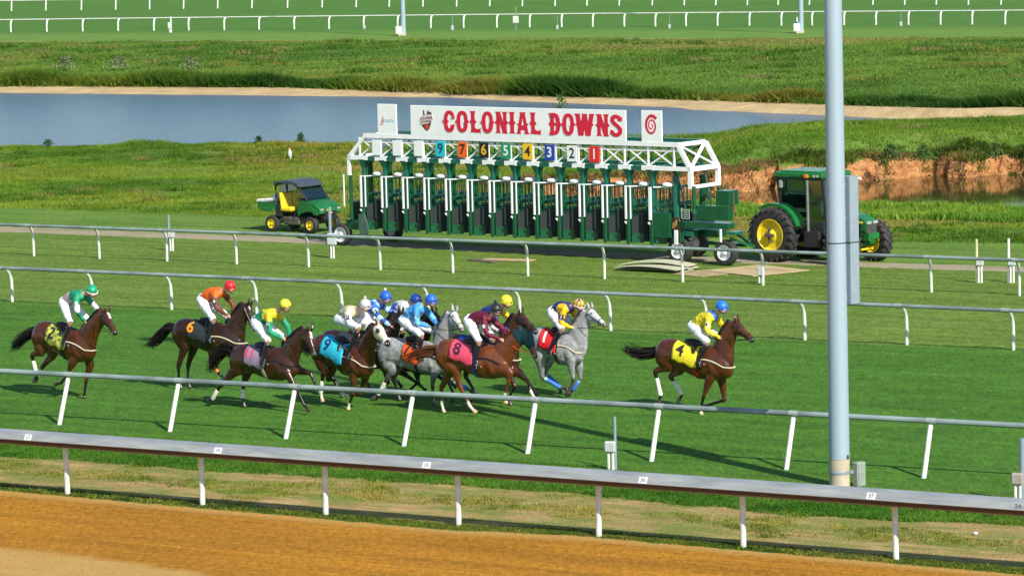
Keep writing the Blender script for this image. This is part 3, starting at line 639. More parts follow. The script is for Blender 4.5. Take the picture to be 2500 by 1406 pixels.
upost(1361, 75, 1.2, "thin aerial with white bulb on the far rail, next right of the orange cap", box=(.18, .35), pr=.02, z=.25, legs=0, group=fg)
upost(1635, 73, 1.2, "thin aerial with a white bulb midway along the far rail", box=(.18, .35), pr=.02, z=.25, legs=0, group=fg)
upost(1946, 81, 1.2, "white box post left of the thin pole next to the big pole", box=(.3, .6), pr=.06, z=.6, pm=M_white, group=fg)
upost(2200, 67, 1.2, "thin aerial with a white box on the far rail at the upper right", box=(.2, .35), pr=.02, z=.25, legs=0, group=fg)
mk = empty("marker_post", gp(708, 389), 0, "small white marker with an orange top standing in the grass by the lake", "marker")
MB().ell((0, 0, .24), (.085, .07, .20), 12, 8).build("body", M_white, mk, smooth=True); MB().ell((-.02, 0, .44), (.055, .05, .06), 10, 6).build("top", mat("orange_top", (.60, .25, .10), .6), mk, smooth=True)
MB().cyl((.03, 0, -.02), (.03, 0, .1), .03, n=8).build("stem", M_white, mk)
cp = empty("drain_pipe", gp(2085, 438, 0)+Vector((0, 0, 0)), math.radians(-25), "white drain pipe end poking out of the clay bank", "pipe")
MB().lathe([(.045, 0), (.06, 0), (.06, .9), (.045, .9), (.045, .02)], (-.6, 0, .02), (1, 0, 0), 16).build("pipe_tube", M_white, cp, smooth=True)

# ---------------------------------------------------------------- plywood lying on the turf
M_ply = mat("plywood", (.50, .40, .22), .8, (.40, .31, .16), scale=2, sx=(1, 4, 1)); M_ply2 = mat("pale_board", (.50, .50, .34), .8, (.38, .39, .26), scale=3, sx=(1, 5, 1)); M_grime = mat("grimy_plywood", (.30, .22, .12), .9, (.40, .31, .17), scale=2.5)
def board(c, L, W, rz, m, lb, curve=0.0, th=.02, z=0.0, tilt=0, group="loose plywood sheets on the grass"):
    r = MB(Matrix.Translation((c.x, c.y, z)) @ Matrix.Rotation(rz, 4, 'Z') @ Matrix.Rotation(tilt, 4, 'Y')); n = 10
    for i in range(n):
        x0 = -L/2+L*i/n; x1 = x0+L/n; z0 = curve*math.sin(math.pi*i/n); z1 = curve*math.sin(math.pi*(i+1)/n)
        P = [(x0, -W/2, z0), (x1, -W/2, z1), (x1, W/2, z1), (x0, W/2, z0)]; P += [(a, b_, q+th) for a, b_, q in P]
        r.add(P, [(3, 2, 1, 0), (4, 5, 6, 7), (0, 1, 5, 4), (2, 3, 7, 6), (0, 4, 7, 3), (1, 2, 6, 5)])
    o = r.build("plywood_sheet", m); tag(o, lb, "board", group); return o
ra = -FA
board(gp(1848, 662), 2.35, 2.2, ra-.42, M_ply, "large flat tan plywood sheet with a dark smear, in front of the tractor", z=.015, th=.02)
sm_ = MB(Matrix.Translation((gp(1868, 661).x, gp(1868, 661).y, .037)) @ Matrix.Rotation(ra-.2, 4, 'Z')); poly = [(math.cos(a)*(.75+.2*math.sin(3*a)), math.sin(a)*(.34+.1*math.cos(5*a))) for a in np.linspace(0, 6.28, 24)[:-1]]
o = sm_.prism(poly, 0, .004, 'xy').build("mud_smear", M_grime); tag(o, "dark dried mud smear on the large tan plywood sheet", "mud stain")
board(gp(1720, 668), 1.3, 1.5, ra-.3, M_grime, "darker weathered sheet under the left edge of the large tan plywood", z=.005, th=.015)
for k, (du, dv, cvr, dr_) in enumerate(((0, 0, .05, 0), (12, -3, .09, .05), (-10, 2, .07, -.06), (6, -2, .12, .1))):
    board(gp(1600+du, 660+dv), 2.3, .75, ra-.02+dr_, M_ply2, ["lowest pale warped board in the pile of four before the gate", "second lowest pale warped board in the pile of four", "third pale warped board in the pile of four", "topmost pale warped board in the pile of four before the gate"][k], curve=cvr, z=.01+.045*k, th=.018)
board(gp(1185, 638), 1.2, .5, ra-.35, mat("dark_board", (.12, .11, .08), .9), "short dark board lying at the left of the two in front of the gate", z=.01, th=.03)
board(gp(1243, 637), 1.7, .40, ra+.12, mat("orange_board", (.52, .36, .20), .8), "long narrow tan board pointing right in front of the middle of the gate", z=.02, th=.03)
lt = empty("litter", gp(2382, 1305), .4, "crumpled scrap of pale litter on the worn verge at the right", "litter"); b = MB(); b.ell((0, 0, .03), (.055, .04, .03), 6, 4); b.build("wrapper", mat("litter_white", (.6, .68, .66), .5), lt)
# ---------------------------------------------------------------- starting gate
M_gg = mat("gate_green", (.004, .085, .032), .3, (.003, .065, .026), scale=3, coat=.3); M_teal = mat("gate_teal", (.006, .125, .090), .3, (.005, .095, .07), coat=.3)
M_gw = mat("gate_white", (.86, .87, .88), .4, (.80, .82, .84), scale=3); M_pad_shade = mat("black_padding_and_shade", (.010, .022, .020), .7, (.008, .014, .014), scale=2); M_tyre = M_dark  # near-black serves stall padding and the painted shadow on the door leaves
M_hub = mat("white_hub", (.74, .75, .78), .4)
g0 = gp(858, 601); g1 = gp(1690, 645.7); gd = (g1-g0); GL = gd.length; GA = math.atan2(gd.y, gd.x)
G = empty("starting_gate", g0, GA, "long green and white starting gate on wheels with a COLONIAL DOWNS name board", "starting gate")
nG = Vector((-math.sin(GA), math.cos(GA), 0))          # away from the camera
def gx(u, d=0.0, v=600):                                # local x on the plane at depth d
    r = ray(u, v); P0 = g0+nG*d; t = (P0-CAM).dot(nG)/r.dot(nG); p = CAM+r*t; return (p-g0).dot(gd.normalized())
def gxz(u, v, d=0.0):
    r = ray(u, v); P0 = g0+nG*d; t = (P0-CAM).dot(nG)/r.dot(nG); p = CAM+r*t; return (p-g0).dot(gd.normalized()), p.z
xs0, xs1 = gx(888), gx(1590); SP = (xs1-xs0)/13; DOOR = [xs0+SP*k for k in range(14)]; TD = 1.5; ZL, ZU = 2.97, 3.72
# truss
xl0, xl1 = 0.0, GL; xu0, xu1 = gx(893, v=330), gx(1655, v=352)
for (y, m, zz) in ((0, M_gw, 0), (TD, M_teal, .06)):
    MB().bar((xu0-.06, y, ZU), (xu1+.06, y, ZU), .13, .14).build("upper_chord", m, G)
    MB().bar((xu0, y+.02, ZU-.2), (xu1, y+.02, ZU-.2), .05, .06).build("middle_chord", m, G)
if 1:
    MB().bar((xl0, TD, ZL), (xl1, TD, ZL), .12, .12).build("lower_chord", M_teal, G)
    MB().bar((xl0, 0, ZL), (DOOR[0]+.3, 0, ZL), .12, .13).build("lower_chord", M_gw, G)
    for k in range(1, 14): MB().bar((DOOR[k]-.28, 0, ZL), (DOOR[k]+.20, 0, ZL), .13, .15).build("lower_chord", M_gw, G)
    MB().bar((DOOR[13]+.1, 0, ZL), (xl1, 0, ZL), .12, .13).build("lower_chord", M_gw, G)
    for k in range(13): MB().bar((DOOR[k]+.18, .01, ZL-.015), (DOOR[k+1]-.27, .01, ZL-.015), .11, .13).build("teal_filler", M_teal, G)
for y, mm in ((0, M_gw), (TD, M_gg)):
    for k in range(15):
        x = DOOR[0]+SP*(k)-.05
        if k == 14: x = xu1-.15
        MB().bar((x, y, ZL+.06), (x, y, ZU-.06), .05, .05).build("truss_upright", mm, G)
        if k < 14:
            x2 = x+SP if k < 13 else xu1-.15
            MB().bar((x, y+.01, ZU-.08), (x2, y+.01, ZL+.07), .035, .035).build("truss_brace", mm, G)
            MB().bar((x, y+.03, ZL+.07), (x2, y+.03, ZU-.08), .045, .045).build("truss_brace", mm, G)
for k in range(15):
    x = DOOR[0]+SP*k-.05
    if k < 14: MB().bar((x, 0, ZU-.06), (x+SP*.5, TD, ZU-.06), .04, .04).build("cross_brace", M_gg, G); MB().bar((x, 0, ZL), (x, TD, ZL), .06, .06).build("cross_member", M_gg, G)
for (xa, xb) in ((xl0, xu0), (xl1, xu1)):
    for y in (0, TD): MB().bar((xa, y, ZL), (xb, y, ZU), .12, .12).build("end_rafter", M_gw, G)
    MB().bar((xb, 0, ZU), (xb, TD, ZU), .11, .12).build("end_ridge", M_gw, G); MB().bar((xa, 0, ZL), (xa, TD, ZL), .13, .14).build("end_beam", M_gw, G)
MB().bar((xl1, 0, ZL), (xu1, TD, ZU), .08, .08).build("end_brace", M_gw, G); MB().bar((xu1, 0, ZU), (xl1, TD, ZL), .05, .05).build("end_brace", M_gw, G)
for y, z0 in ((0, 2.36), (TD, 2.36)): MB().bar((xl1, y, ZL), (xl1, y, z0), .13, .12).build("end_post", M_gw, G)
MB().bar((xl1, 0, 2.41), (xl1, TD, 2.41), .10, .10).build("end_sill", M_gw, G)
MB().bar((xl0, 0, ZL), (xl0, 0, 2.38), .10, .10).build("end_post", M_gw, G)
# posts with flared heads
for k in range(14):
    x = DOOR[k]+.02
    for y in (.12, TD-.05):
        b = MB(); b.tube([(x, y, .6), (x, y, 2.62), (x, y, 2.66), (x, y, 2.80), (x, y, 2.92)], [.085, .085, .095, .16, .23], 12); b.build("stall_post", M_teal if y < 1 else M_gg, G, smooth=True)
b = MB(); b.tube([(xl0+.05, 0, .9), (xl0+.05, 0, 2.38)], .06, 10); b.build("corner_post", M_gg, G)
MB().tube([(DOOR[0]-.35, .9, .7), (DOOR[0]-.05, .5, 2.9)], .10, 10).build("slanting_strut", M_gg, G)
# stalls
first = None
def stall_parts(k, x):
    L = []
    full = k < 13
    if full:
        b = MB(); b.bar((x-.035, -.02, 1.33), (x-.035, -.02, 2.38), .052, .05); L.append(b.build("door_stile", M_gw, G))
        b = MB(); b.bar((x+.115, .02, 1.34), (x+.115, .02, 2.36), .035, .035); L.append(b.build("door_stile", M_gw, G))
        b = MB(); b.bar((x-.07, 0, 2.365), (x+.135, 0, 2.365), .05, .04); L.append(b.build("door_head", M_gw, G))
    else: b = MB(); b.bar((x, -.02, 1.33), (x, -.02, 2.37), .085, .06); L.append(b.build("door_stile", M_gw, G))
    b = MB(); b.bar((x+.10, .02, 2.365), (x+.55, .18, 2.385), .028, .035); L.append(b.build("top_bar", M_gw, G))
    b = MB(); b.ell((x+.56, .16, 2.44), (.19, .12, .085), 14, 8, M=Matrix.Rotation(.2, 4, 'Z')); o = b.build("head_pad", M_gw, G, smooth=True); L.append(o)
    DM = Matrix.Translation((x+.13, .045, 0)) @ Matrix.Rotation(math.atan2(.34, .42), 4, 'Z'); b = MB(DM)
    b.prism([(0, .87), (0, 1.36), (.56, 1.62), (.56, .87)], -.02, .02); L.append(b.build("door_shade_panel", M_pad_shade, G))  # dark panel stands in for the shadow slanting across the door leaf
    b = MB(DM); b.box((.19, -.01, .715), (.38, .06, .29)); b.bar((0, -.045, .865), (.36, -.045, .865), .03, .03); L.append(b.build("kick_board", M_gg, G))
    b = MB(DM); b.box((.43, .01, .74), (.24, .04, .27)); L.append(b.build("toe_shade_panel", M_pad_shade, G))  # same painted shade, continued in the dark gap beside the kick board
    b = MB(DM)
    for j in range(7): b.bar((.05+j*.08, 0, 1.36), (.05+j*.08, 0, 2.36), .010, .010)
    b.bar((0, 0, 1.80), (.56, 0, 1.80), .02, .03); b.bar((.56, 0, .6), (.56, 0, 2.36), .03, .03); L.append(b.build("door_grille", M_gg, G))
    b = MB(); b.box((x+.03, .0, .95), (.13, .08, .80), bev=.02); L.append(b.build("front_post", M_gg, G))
    b = MB(); b.ell((x-.02, -.08, 1.24), (.045, .03, .03), 8, 6); b.bar((x-.06, -.07, 1.24), (x+.02, -.07, 1.19), .025, .025); L.append(b.build("latch", M_gw, G))
    # divider: padded lower wall, kick board, mesh bars
    b = MB(); b.box((x+.05, 1.20, 1.10), (.10, 2.2, .58), bev=.03); L.append(b.build("side_padding", M_pad_shade, G))
    b = MB(); b.box((x+.05, 1.15, .72), (.08, 2.1, .26)); L.append(b.build("sole_plate", M_pad_shade, G))
    b = MB(); b.bar((x+.05, .1, 1.42), (x+.05, 2.3, 1.42), .05, .07); b.bar((x+.05, .1, 1.72), (x+.05, 2.3, 1.72), .05, .14); b.bar((x+.05, 2.28, .6), (x+.05, 2.28, 2.3), .06, .06); b.bar((x+.05, .1, 2.28), (x+.05, 2.3, 2.28), .04, .04); L.append(b.build("divider_rail", M_teal, G))
    b = MB()
    for j in range(11): b.bar((x+.05, .22+j*.19, 1.4), (x+.05, .22+j*.19, 2.28), .016, .016)
    L.append(b.build("divider_bars", M_gg, G))
    # rear door of the stall
    b = MB(); 
    for j in range(5): b.bar((x+.12+j*.15, 2.32, .75), (x+.12+j*.15, 2.32, 2.2), .022, .022)
    b.bar((x+.08, 2.32, 1.55), (x+.84, 2.32, 1.55), .035, .09); b.bar((x+.08, 2.32, 2.2), (x+.84, 2.32, 2.2), .035, .05); b.box((x+.46, 2.33, 1.0), (.74, .03, .62)); L.append(b.build("rear_door", M_teal, G))
    return L
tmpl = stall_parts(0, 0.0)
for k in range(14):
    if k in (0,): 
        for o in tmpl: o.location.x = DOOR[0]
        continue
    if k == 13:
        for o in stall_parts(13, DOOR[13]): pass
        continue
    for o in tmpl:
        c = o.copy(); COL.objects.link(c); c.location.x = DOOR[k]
b = MB(); b.bar((DOOR[0]-.75, -.05, 1.33), (DOOR[0]-.75, -.05, 2.40), .035, .035); b.build("door_stile", M_gw, G)
b = MB(); b.box((DOOR[0]-.46, 1.1, 1.15), (.72, 1.6, .6), bev=.02); b.build("end_padding", M_pad_shade, G); b = MB(); b.box((DOOR[0]-.42, .1, .72), (.70, .1, .34)); b.build("end_board", M_gg, G)
# rear sill and long side beams
MB().bar((-.1, 2.3, .72), (xs1+.3, 2.3, .72), .14, .3).build("rear_beam", M_gg, G)
# cloth hanging on the first stall
b = MB(); b.prism([(DOOR[0]-.06, 1.10), (DOOR[0]+.16, 1.14), (DOOR[0]+.32, .75), (DOOR[0]+.34, .52), (DOOR[0]+.18, .30), (DOOR[0]+.02, .34), (DOOR[0]-.06, .6)], -.16, -.11); b.build("hanging_bag", mat("grey_green_bag", (.06, .13, .10), .9, bump=.01, bscale=8), G)
x_, z_ = gxz(866, 493, .4); b = MB(); b.box((x_, .4, z_), (.10, .03, .22)); b.build("reflector", mat("red_white_tape", (.62, .2, .15), .5, (.8, .8, .8), scale=9), G)
# stall numbers
NUM = [(920, 361, None), (970, 362, None), (1022, 363, None), (1075.5, 364, "9"), (1129, 366, "7"), (1181.5, 367, "6"), (1235.5, 369, "5"), (1288.5, 371, "4"), (1342, 373, "3"), (1396.5, 375.5, "2"), (1451, 377.5, "1")]
NC = {"9": ((.02, .50, .62), (.01, .04, .07)), "7": ((.80, .13, .01), (.03, .01, .01)), "6": ((.012, .012, .015), (.85, .50, .01)), "5": ((.01, .26, .13), (.8, .85, .85)), "4": ((.85, .50, .01), (.02, .02, .02)), "3": ((.015, .05, .36), (.8, .85, .9)), "2": ((.80, .82, .84), (.02, .03, .04)), "1": ((.75, .012, .02), (.85, .8, .8))}
for (u, v, s_) in NUM:
    x, z = gxz(u, v, -.09);
    m = M_gw if s_ is None else mat("plate_"+{"9": "cyan", "7": "orange", "6": "black", "5": "green", "4": "amber", "3": "blue", "2": "white", "1": "red"}[s_], NC[s_][0], .5, NC[s_][0])
    o = MB().box((x, -.09, z), (.385, .03, .50), bev=.008).build("number_plate", m, G)
    if s_:
        fm = mat("figure_"+s_, NC[s_][1], .5, NC[s_][1]); Mx = Matrix(((1, 0, 0, x), (0, 0, -1, -.107), (0, 1, 0, z-.0), (0, 0, 0, 1)))
        flat_text(s_, .46, Mx, fm, o, "figure", .003)
        o['label'] = "stall plate showing the figure "+s_
    else: o['label'] = "blank white stall plate"
# name boards
def board_(u0, v0, u1, v1, d=-.02, th=.05):
    xa, za = gxz(u0, v0, d); xb, zb = gxz(u1, v1, d); return xa, xb, za, zb
xa, xb, zt, zb = gx(1005, v=300), gx(1530, v=310), 4.76, 3.79
MB().box(((xa+xb)/2, -.03, (zt+zb)/2), (xb-xa, .06, zt-zb), bev=.01).build("name_board", M_gw, G)
M_red = mat("sign_red", (.62, .012, .045), .5, (.62, .012, .045)); M_or = mat("logo_orange", (.60, .07, .02), .5); M_brn = mat("logo_brown", (.06, .02, .02), .5); M_pk = mat("logo_pink", (.70, .55, .55), .5)
LT = MB(); SC = [0]
def lp(poly, x0, w_, h_, z0, sh):
    SC[0] += 1; y = -.0635-.0004*(SC[0] % 9); LT.prism([(x0+p[0]*h_, z0+p[1]*h_+sh*p[0]*h_) for p in poly], y, -.058)
def stem(x, wd, sl=True, sr=True, y0=0., y1=1., dx=0.0):
    a, b_ = x, x+wd; q = lambda yy: dx*yy
    L_ = [(a-.05, y1), (a-.02, y1-.06), (a, y1-.13), (a, .60)]+([(a-.085, .5)] if sl else [])+[(a, .40), (a, y0+.13), (a-.02, y0+.06), (a-.05, y0)]
    R_ = [(b_+.05, y0), (b_+.02, y0+.06), (b_, y0+.13), (b_, .40)]+([(b_+.085, .5)] if sr else [])+[(b_, .60), (b_, y1-.13), (b_+.02, y1-.06), (b_+.05, y1)]
    mid = [(x+wd/2, y0+.02)]
    return [(p[0]+q(p[1]), p[1]) for p in L_+mid+R_]
def ring(x, wo, ho, wi, hi, a0=0, a1=360, n=30):
    se = lambda t, w2, h2: (math.copysign(abs(math.cos(t))**.8, math.cos(t))*w2, math.copysign(abs(math.sin(t))**.8, math.sin(t))*h2)
    out = []
    for i in range(n):
        t0 = math.radians(a0+(a1-a0)*i/n); t1 = math.radians(a0+(a1-a0)*(i+1)/n)
        p = [se(t0, wo, ho), se(t1, wo, ho), se(t1, wi, hi), se(t0, wi, hi)]; out.append([(x+q[0], .5+q[1]) for q in p])
    return out
def letter(ch, x):
    if ch == 'I': return [stem(x+.09, .17)], .35
    if ch == 'L': return [stem(x+.09, .17, y0=.0), [(x+.2, .0), (x+.50, .0), (x+.52, -.04), (x+.52, .24), (x+.46, .18), (x+.34, .17), (x+.26, .24)]], .55
    if ch == 'O': return ring(x+.29, .25, .5, .09, .33)+[[(x+.06, .60), (x-.03, .5), (x+.06, .40)], [(x+.52, .60), (x+.61, .5), (x+.52, .40)]], .60
    if ch == 'C': return ring(x+.29, .25, .5, .09, .33, 32, 328)+[[(x+.06, .60), (x-.03, .5), (x+.06, .40)], [(x+.17, .60), (x+.27, .5), (x+.17, .40)], [(x+.36, .63), (x+.54, .63), (x+.52, .80)], [(x+.36, .34), (x+.54, .36), (x+.50, .2), (x+.38, .2)]], .59
    if ch == 'D': return [stem(x+.09, .17, sr=True)]+ring(x+.26, .27, .5, .10, .33, -90, 90, 20)+[[(x+.50, .60), (x+.60, .5), (x+.50, .40)], [(x+.38, .6), (x+.29, .5), (x+.38, .4)], [(x+.05, 1), (x+.27, 1), (x+.27, .83), (x+.1, .83)], [(x+.05, 0), (x+.1, .17), (x+.27, .17), (x+.27, 0)]], .60
    if ch == 'N': return [stem(x+.09, .15, sr=False), stem(x+.40, .15, sl=False), [(x+.09, 1), (x+.26, 1), (x+.55, 0), (x+.38, 0)]], .62
    if ch == 'A': return [[(x+.0, 0), (x+.22, 0), (x+.20, .1), (x+.32, .92), (x+.32, 1), (x+.20, 1), (x+.06, .1)], [(x+.36, 0), (x+.60, 0), (x+.54, .1), (x+.40, 1), (x+.26, 1), (x+.28, .9), (x+.39, .1)], [(x+.14, .18), (x+.46, .18), (x+.44, .40), (x+.16, .40)], [(x+.10, .5), (x+.04, .44), (x+.10, .38)], [(x+.49, .5), (x+.56, .44), (x+.49, .38)], [(x+.17, 1), (x+.15, .97), (x+.45, .97), (x+.43, 1.0)]], .58
    if ch == 'W':
        st = []
        for q in (.0, .31):
            st += [[(x+q, 1), (x+q+.19, 1), (x+q+.34, 0), (x+q+.12, 0)], [(x+q+.12, 0), (x+q+.34, 0), (x+q+.50, 1), (x+q+.32, 1)]]
        return st+[[(x+.06, .6), (x-.0, .5), (x+.09, .42)], [(x+.73, .6), (x+.80, .5), (x+.71, .42)], [(x-.03, 1), (x-.01, .93), (x+.2, .93), (x+.22, 1)], [(x+.29, 1), (x+.31, .93), (x+.50, .93), (x+.52, 1)], [(x+.60, 1), (x+.62, .93), (x+.82, .93), (x+.84, 1)]], .86
    if ch == 'S':
        pts = [(.46, .76), (.38, .88), (.26, .92), (.14, .86), (.12, .72), (.20, .60), (.34, .48), (.46, .34), (.45, .18), (.34, .08), (.20, .08), (.10, .20)]; out = []
        for i in range(len(pts)-1):
            a = Vector(pts[i]); b_ = Vector(pts[i+1]); d = (b_-a).normalized(); nn = Vector((-d.y, d.x)); wd = .085
            out.append([(x+a.x+nn.x*wd-d.x*.02, a.y+nn.y*wd-d.y*.02), (x+b_.x+nn.x*wd+d.x*.02, b_.y+nn.y*wd+d.y*.02), (x+b_.x-nn.x*wd+d.x*.02, b_.y-nn.y*wd+d.y*.02), (x+a.x-nn.x*wd-d.x*.02, a.y-nn.y*wd-d.y*.02)])
        return out+[[(x+.34, .72), (x+.54, .70), (x+.55, .90), (x+.48, .88)], [(x+.02, .12), (x+.06, .32), (x+.20, .26), (x+.14, .10)]], .58
lx0 = gx(1085, v=300); lx1 = gx(1524, v=310)
tot = 0
for ch in "COLONIAL DOWNS": tot += .30 if ch == ' ' else letter(ch, 0)[1]
LH = .70; hs_ = (lx1-lx0)/tot; xx = 0
for ch in "COLONIAL DOWNS":
    if ch == ' ': xx += .30; continue
    pl_, w_ = letter(ch, 0)
    LT = MB(); SC[0] = 0
    for p in pl_:
        SC[0] += 1; LT.prism([(lx0+(xx+q[0])*hs_, 3.92+q[1]*LH) for q in p], -.066-.0005*(SC[0] % 37), -.058)
    LT.build("letter", M_red, G); xx += w_
# horseshoe style crest on the board
cx, cz = gx(1044, v=297), 4.27
def poly(pl, m, nm, y=-.066, s=1.0): MB().prism([(cx+p[0]*s, cz+p[1]*s) for p in pl], y, -.058).build(nm, m, G)
poly([(-.19, .10), (-.24, -.02), (-.16, -.20), (-.06, -.30), (.02, -.34), (.10, -.28), (.17, -.14), (.22, .05), (.26, .16), (.18, .30), (.10, .26), (.10, .33), (.06, .34), (.02, .2), (-.08, .2), (-.08, .34), (-.13, .34), (-.13, .18)], M_brn, "crest")
poly([(-.07, -.14), (.10, -.14), (.11, -.2), (.04, -.31), (-.03, -.29), (-.08, -.2)], M_or, "crest_fill", -.070)
poly([(-.27, .02), (-.16, .17), (.05, .20), (.25, .22), (.29, .05), (.24, -.02), (.08, -.10), (-.10, -.12), (-.22, -.16)], M_pk, "crest_banner", -.074)
for s_, zz, q in (("COLONIAL", .08, .105), ("DOWNS", -.03, .095)):
    flat_text(s_, q, Matrix(((1, 0, 0, cx+.01), (0, 0, -1, -.075), (.08, 1, 0, cz+zz), (0, 0, 0, 1))), M_brn, G, "crest_lettering", .002)
# side boards
xa, xb = gx(924, v=290), gx(970, v=290); xm = (xa+xb)/2
o = MB().box((xm, -.03, 4.28), (xb-xa, .05, 1.0), bev=.01).build("side_board", M_gw, G)
flat_text("EXACTA", .125, Matrix(((1, 0, 0, xm+.07), (0, 0, -1, -.055), (0, 1, 0, 4.22), (0, 0, 0, 1))), mat("faded_blue", (.22, .45, .75), .5), G, "lettering", .004)
b = MB(); mf = mat("faded_red", (.70, .25, .25), .5)
for (p, q, w0) in (((-.25, 4.12), (-.12, 4.40), .03), ((-.24, 4.11), (-.13, 4.13), .025), ((-.22, 4.2), (-.12, 4.22), .02), ((-.18, 4.15), (-.14, 4.36), .02)): b.bar((xm+p[0], -.06, p[1]), (xm+q[0], -.06, q[1]), .008, w0, up=(0, 1, 0))
b.build("flame_emblem", mf, G)
xa, xb = gx(1568, v=310), gx(1618, v=312); xm = (xa+xb)/2
MB().box((xm, -.03, 4.27), (xb-xa, .05, 1.0), bev=.01).build("side_board", M_gw, G)
b = MB(); pts = []
for i in range(60):
    t = i/59; a = math.radians(100-780*t+0); rr = .03+.26*t; pts.append((xm-.0+math.cos(a)*rr*.82, 4.30+math.sin(a)*rr*1.12, .014+.042*t*t))
for i in range(59):
    a = Vector(pts[i][:2]); c = Vector(pts[i+1][:2]); d = (c-a).normalized(); nn = Vector((-d.y, d.x)); w0, w1 = pts[i][2], pts[i+1][2]
    b.prism([(a.x+nn.x*w0, a.y+nn.y*w0), (c.x+nn.x*w1, c.y+nn.y*w1), (c.x-nn.x*w1, c.y-nn.y*w1), (a.x-nn.x*w0, a.y-nn.y*w0)], -.0605-.0002*(i % 2), -.052)
b.build("spiral_emblem", M_red, G)
# wheels
def wheel(x, y, R, wd, hubm, parent, tyre=M_tyre, hr=.55, lugs=0, sgn=-1, steer=0.0, nm="wheel", rim_d=.03):
    e = empty(nm, (x, y, R), steer); e.parent = parent
    h = wd/2
    MB().lathe([(R*hr, -h*.9), (R*.8, -h), (R*.95, -h*.85), (R, -h*.55), (R, h*.55), (R*.95, h*.85), (R*.8, h), (R*hr, h*.9)], (0, 0, 0), (0, 1, 0), 36).build("tyre", tyre, e, smooth=True)
    MB().lathe([(R*hr, -h*.92), (R*hr*.97, -h*.95), (R*hr*.86, -h+rim_d*2.2), (R*hr*.5, -h+rim_d*2.6), (R*.17, -h+rim_d*1.2), (R*.15, -h-.01), (0, -h-.015)], (0, 0, 0), (0, -sgn, 0) if sgn == 1 else (0, 1, 0), 32).build("rim", hubm, e, smooth=True)
    MB().lathe([(R*hr*.98, -h*.9), (R*hr*.9, h*.4), (0, h*.5)], (0, 0, 0), (0, -1, 0), 24).build("hub", hubm, e, smooth=True)
    if lugs:
        b = MB()
        for k in range(lugs):
            for s_ in (-1, 1):
                a = 2*math.pi*(k+(.5 if s_ > 0 else 0))/lugs; a2 = a+.16*s_*0+.20
                p0 = Vector((math.cos(a)*(R+.005), s_*.02, math.sin(a)*(R+.005))); p1 = Vector((math.cos(a2)*(R-.02), s_*h*1.0, math.sin(a2)*(R-.02)))
                b.bar(p0, p1, .05, .07, up=(math.cos(a), 0, math.sin(a)))
                a3 = a2+.02; p2 = Vector((math.cos(a3)*(R*.88), s_*h*1.04, math.sin(a3)*(R*.88))); b.bar(p1, p2, .05, .05, up=(0, 1, 0))
        b.build("tread_lugs", tyre, e)
    return e
wy = .12
xw = gx(1661, wy, 600); wheel(xw, wy, .42, .34, M_hub, G, hr=.62); xw2 = gx(1768, wy, 600); wheel(xw2, wy+.1, .40, .30, M_hub, G, hr=.60)
wheel(gx(836, .1, 575), .1, .37, .26, M_hub, G, hr=.68); wheel(gx(960, 2.1, 575), 2.1, .37, .30, M_hub, G); wheel(gx(1700, 2.2, 600), 2.2, .42, .34, M_hub, G)
# right-hand carriage
def gb(u0, v0, u1, v1, d, dep, m, nm, bev=.01):
    xa, za = gxz(u0, v0, d); xb, zb = gxz(u1, v1, d); return MB().box(((xa+xb)/2, d+dep/2, (za+zb)/2), (abs(xb-xa), dep, abs(za-zb)), bev=bev).build(nm, m, G)
gb(1593, 518, 1636, 582, .0, .12, M_gg, "end_panel"); gb(1640, 530, 1652, 560, .25, .2, mat("tan_panel", (.42, .26, .08), .7), "tan_panel")
gb(1700, 502, 1778, 540, -.05, .25, M_gg, "tool_box"); gb(1747, 466, 1777, 502, .9, .6, M_gg, "control_box"); gb(1757, 466, 1781, 502, -.02, .12, M_gg, "side_plate")
gb(1652, 541, 1779, 560, .0, .35, M_gg, "chassis_beam"); gb(1652, 538, 1779, 552, 1.6, .3, M_gg, "chassis_beam"); gb(1694, 560, 1752, 580, .5, .5, M_gg, "axle_housing")
gb(1658, 568, 1668, 592, -.1, .05, M_gg, "axle_strut"); gb(1645, 562, 1654, 598, -.2, .05, M_gw, "jack_stand"); gb(1756, 560, 1761, 592, -.12, .05, M_gw, "jack_stand")
gb(1668, 565, 1690, 578, .0, .35, M_teal, "mudguard"); gb(1775, 566, 1796, 574, .0, .45, M_teal, "mudguard"); gb(1640, 560, 1700, 564, .1, .9, M_gg, "step_plate")
gb(1782, 468, 1792, 524, 1.2, .04, mat("dull_red_plate", (.20, .06, .06), .7), "warning_plate")
for (u0, v0, u1, v1, d, r_) in ((1652, 418, 1675, 515, .3, .025), (1720, 418, 1736, 500, 1.0, .03), (1694, 455, 1696, 510, 0, .06), (1756, 456, 1757, 470, 1.4, .07), (1650, 430, 1652, 530, .25, .12), (1716, 425, 1716, 505, 1.6, .10)):
    a = gxz(u0, v0, d); c = gxz(u1, v1, d); MB().cyl((a[0], d, a[1]), (c[0], d, c[1]), r_, n=10).build("support_tube", M_teal if r_ > .1 else M_gg, G, smooth=True)
a = gxz(1674, 523, -.12); o = MB().box((a[0], -.12, a[1]), (.30, .025, .30)).build("notice_board", mat("notice_black", (.02, .06, .05), .6), G)
b = MB(); mh = mat("notice_white", (.55, .62, .58), .6)
for (x0, z0, w0, h0) in ((0, .14, .3, .018), (0, -.14, .3, .018), (-.14, 0, .018, .3), (.14, 0, .018, .3)): b.box((a[0]+x0, -.137, a[1]+z0), (w0, .008, h0))
for j in range(4): b.box((a[0]+.01*(j % 2), -.136, a[1]+.085-.055*j), (.17-.03*(j % 2), .006, .018))
b.build("notice_print", mh, G)
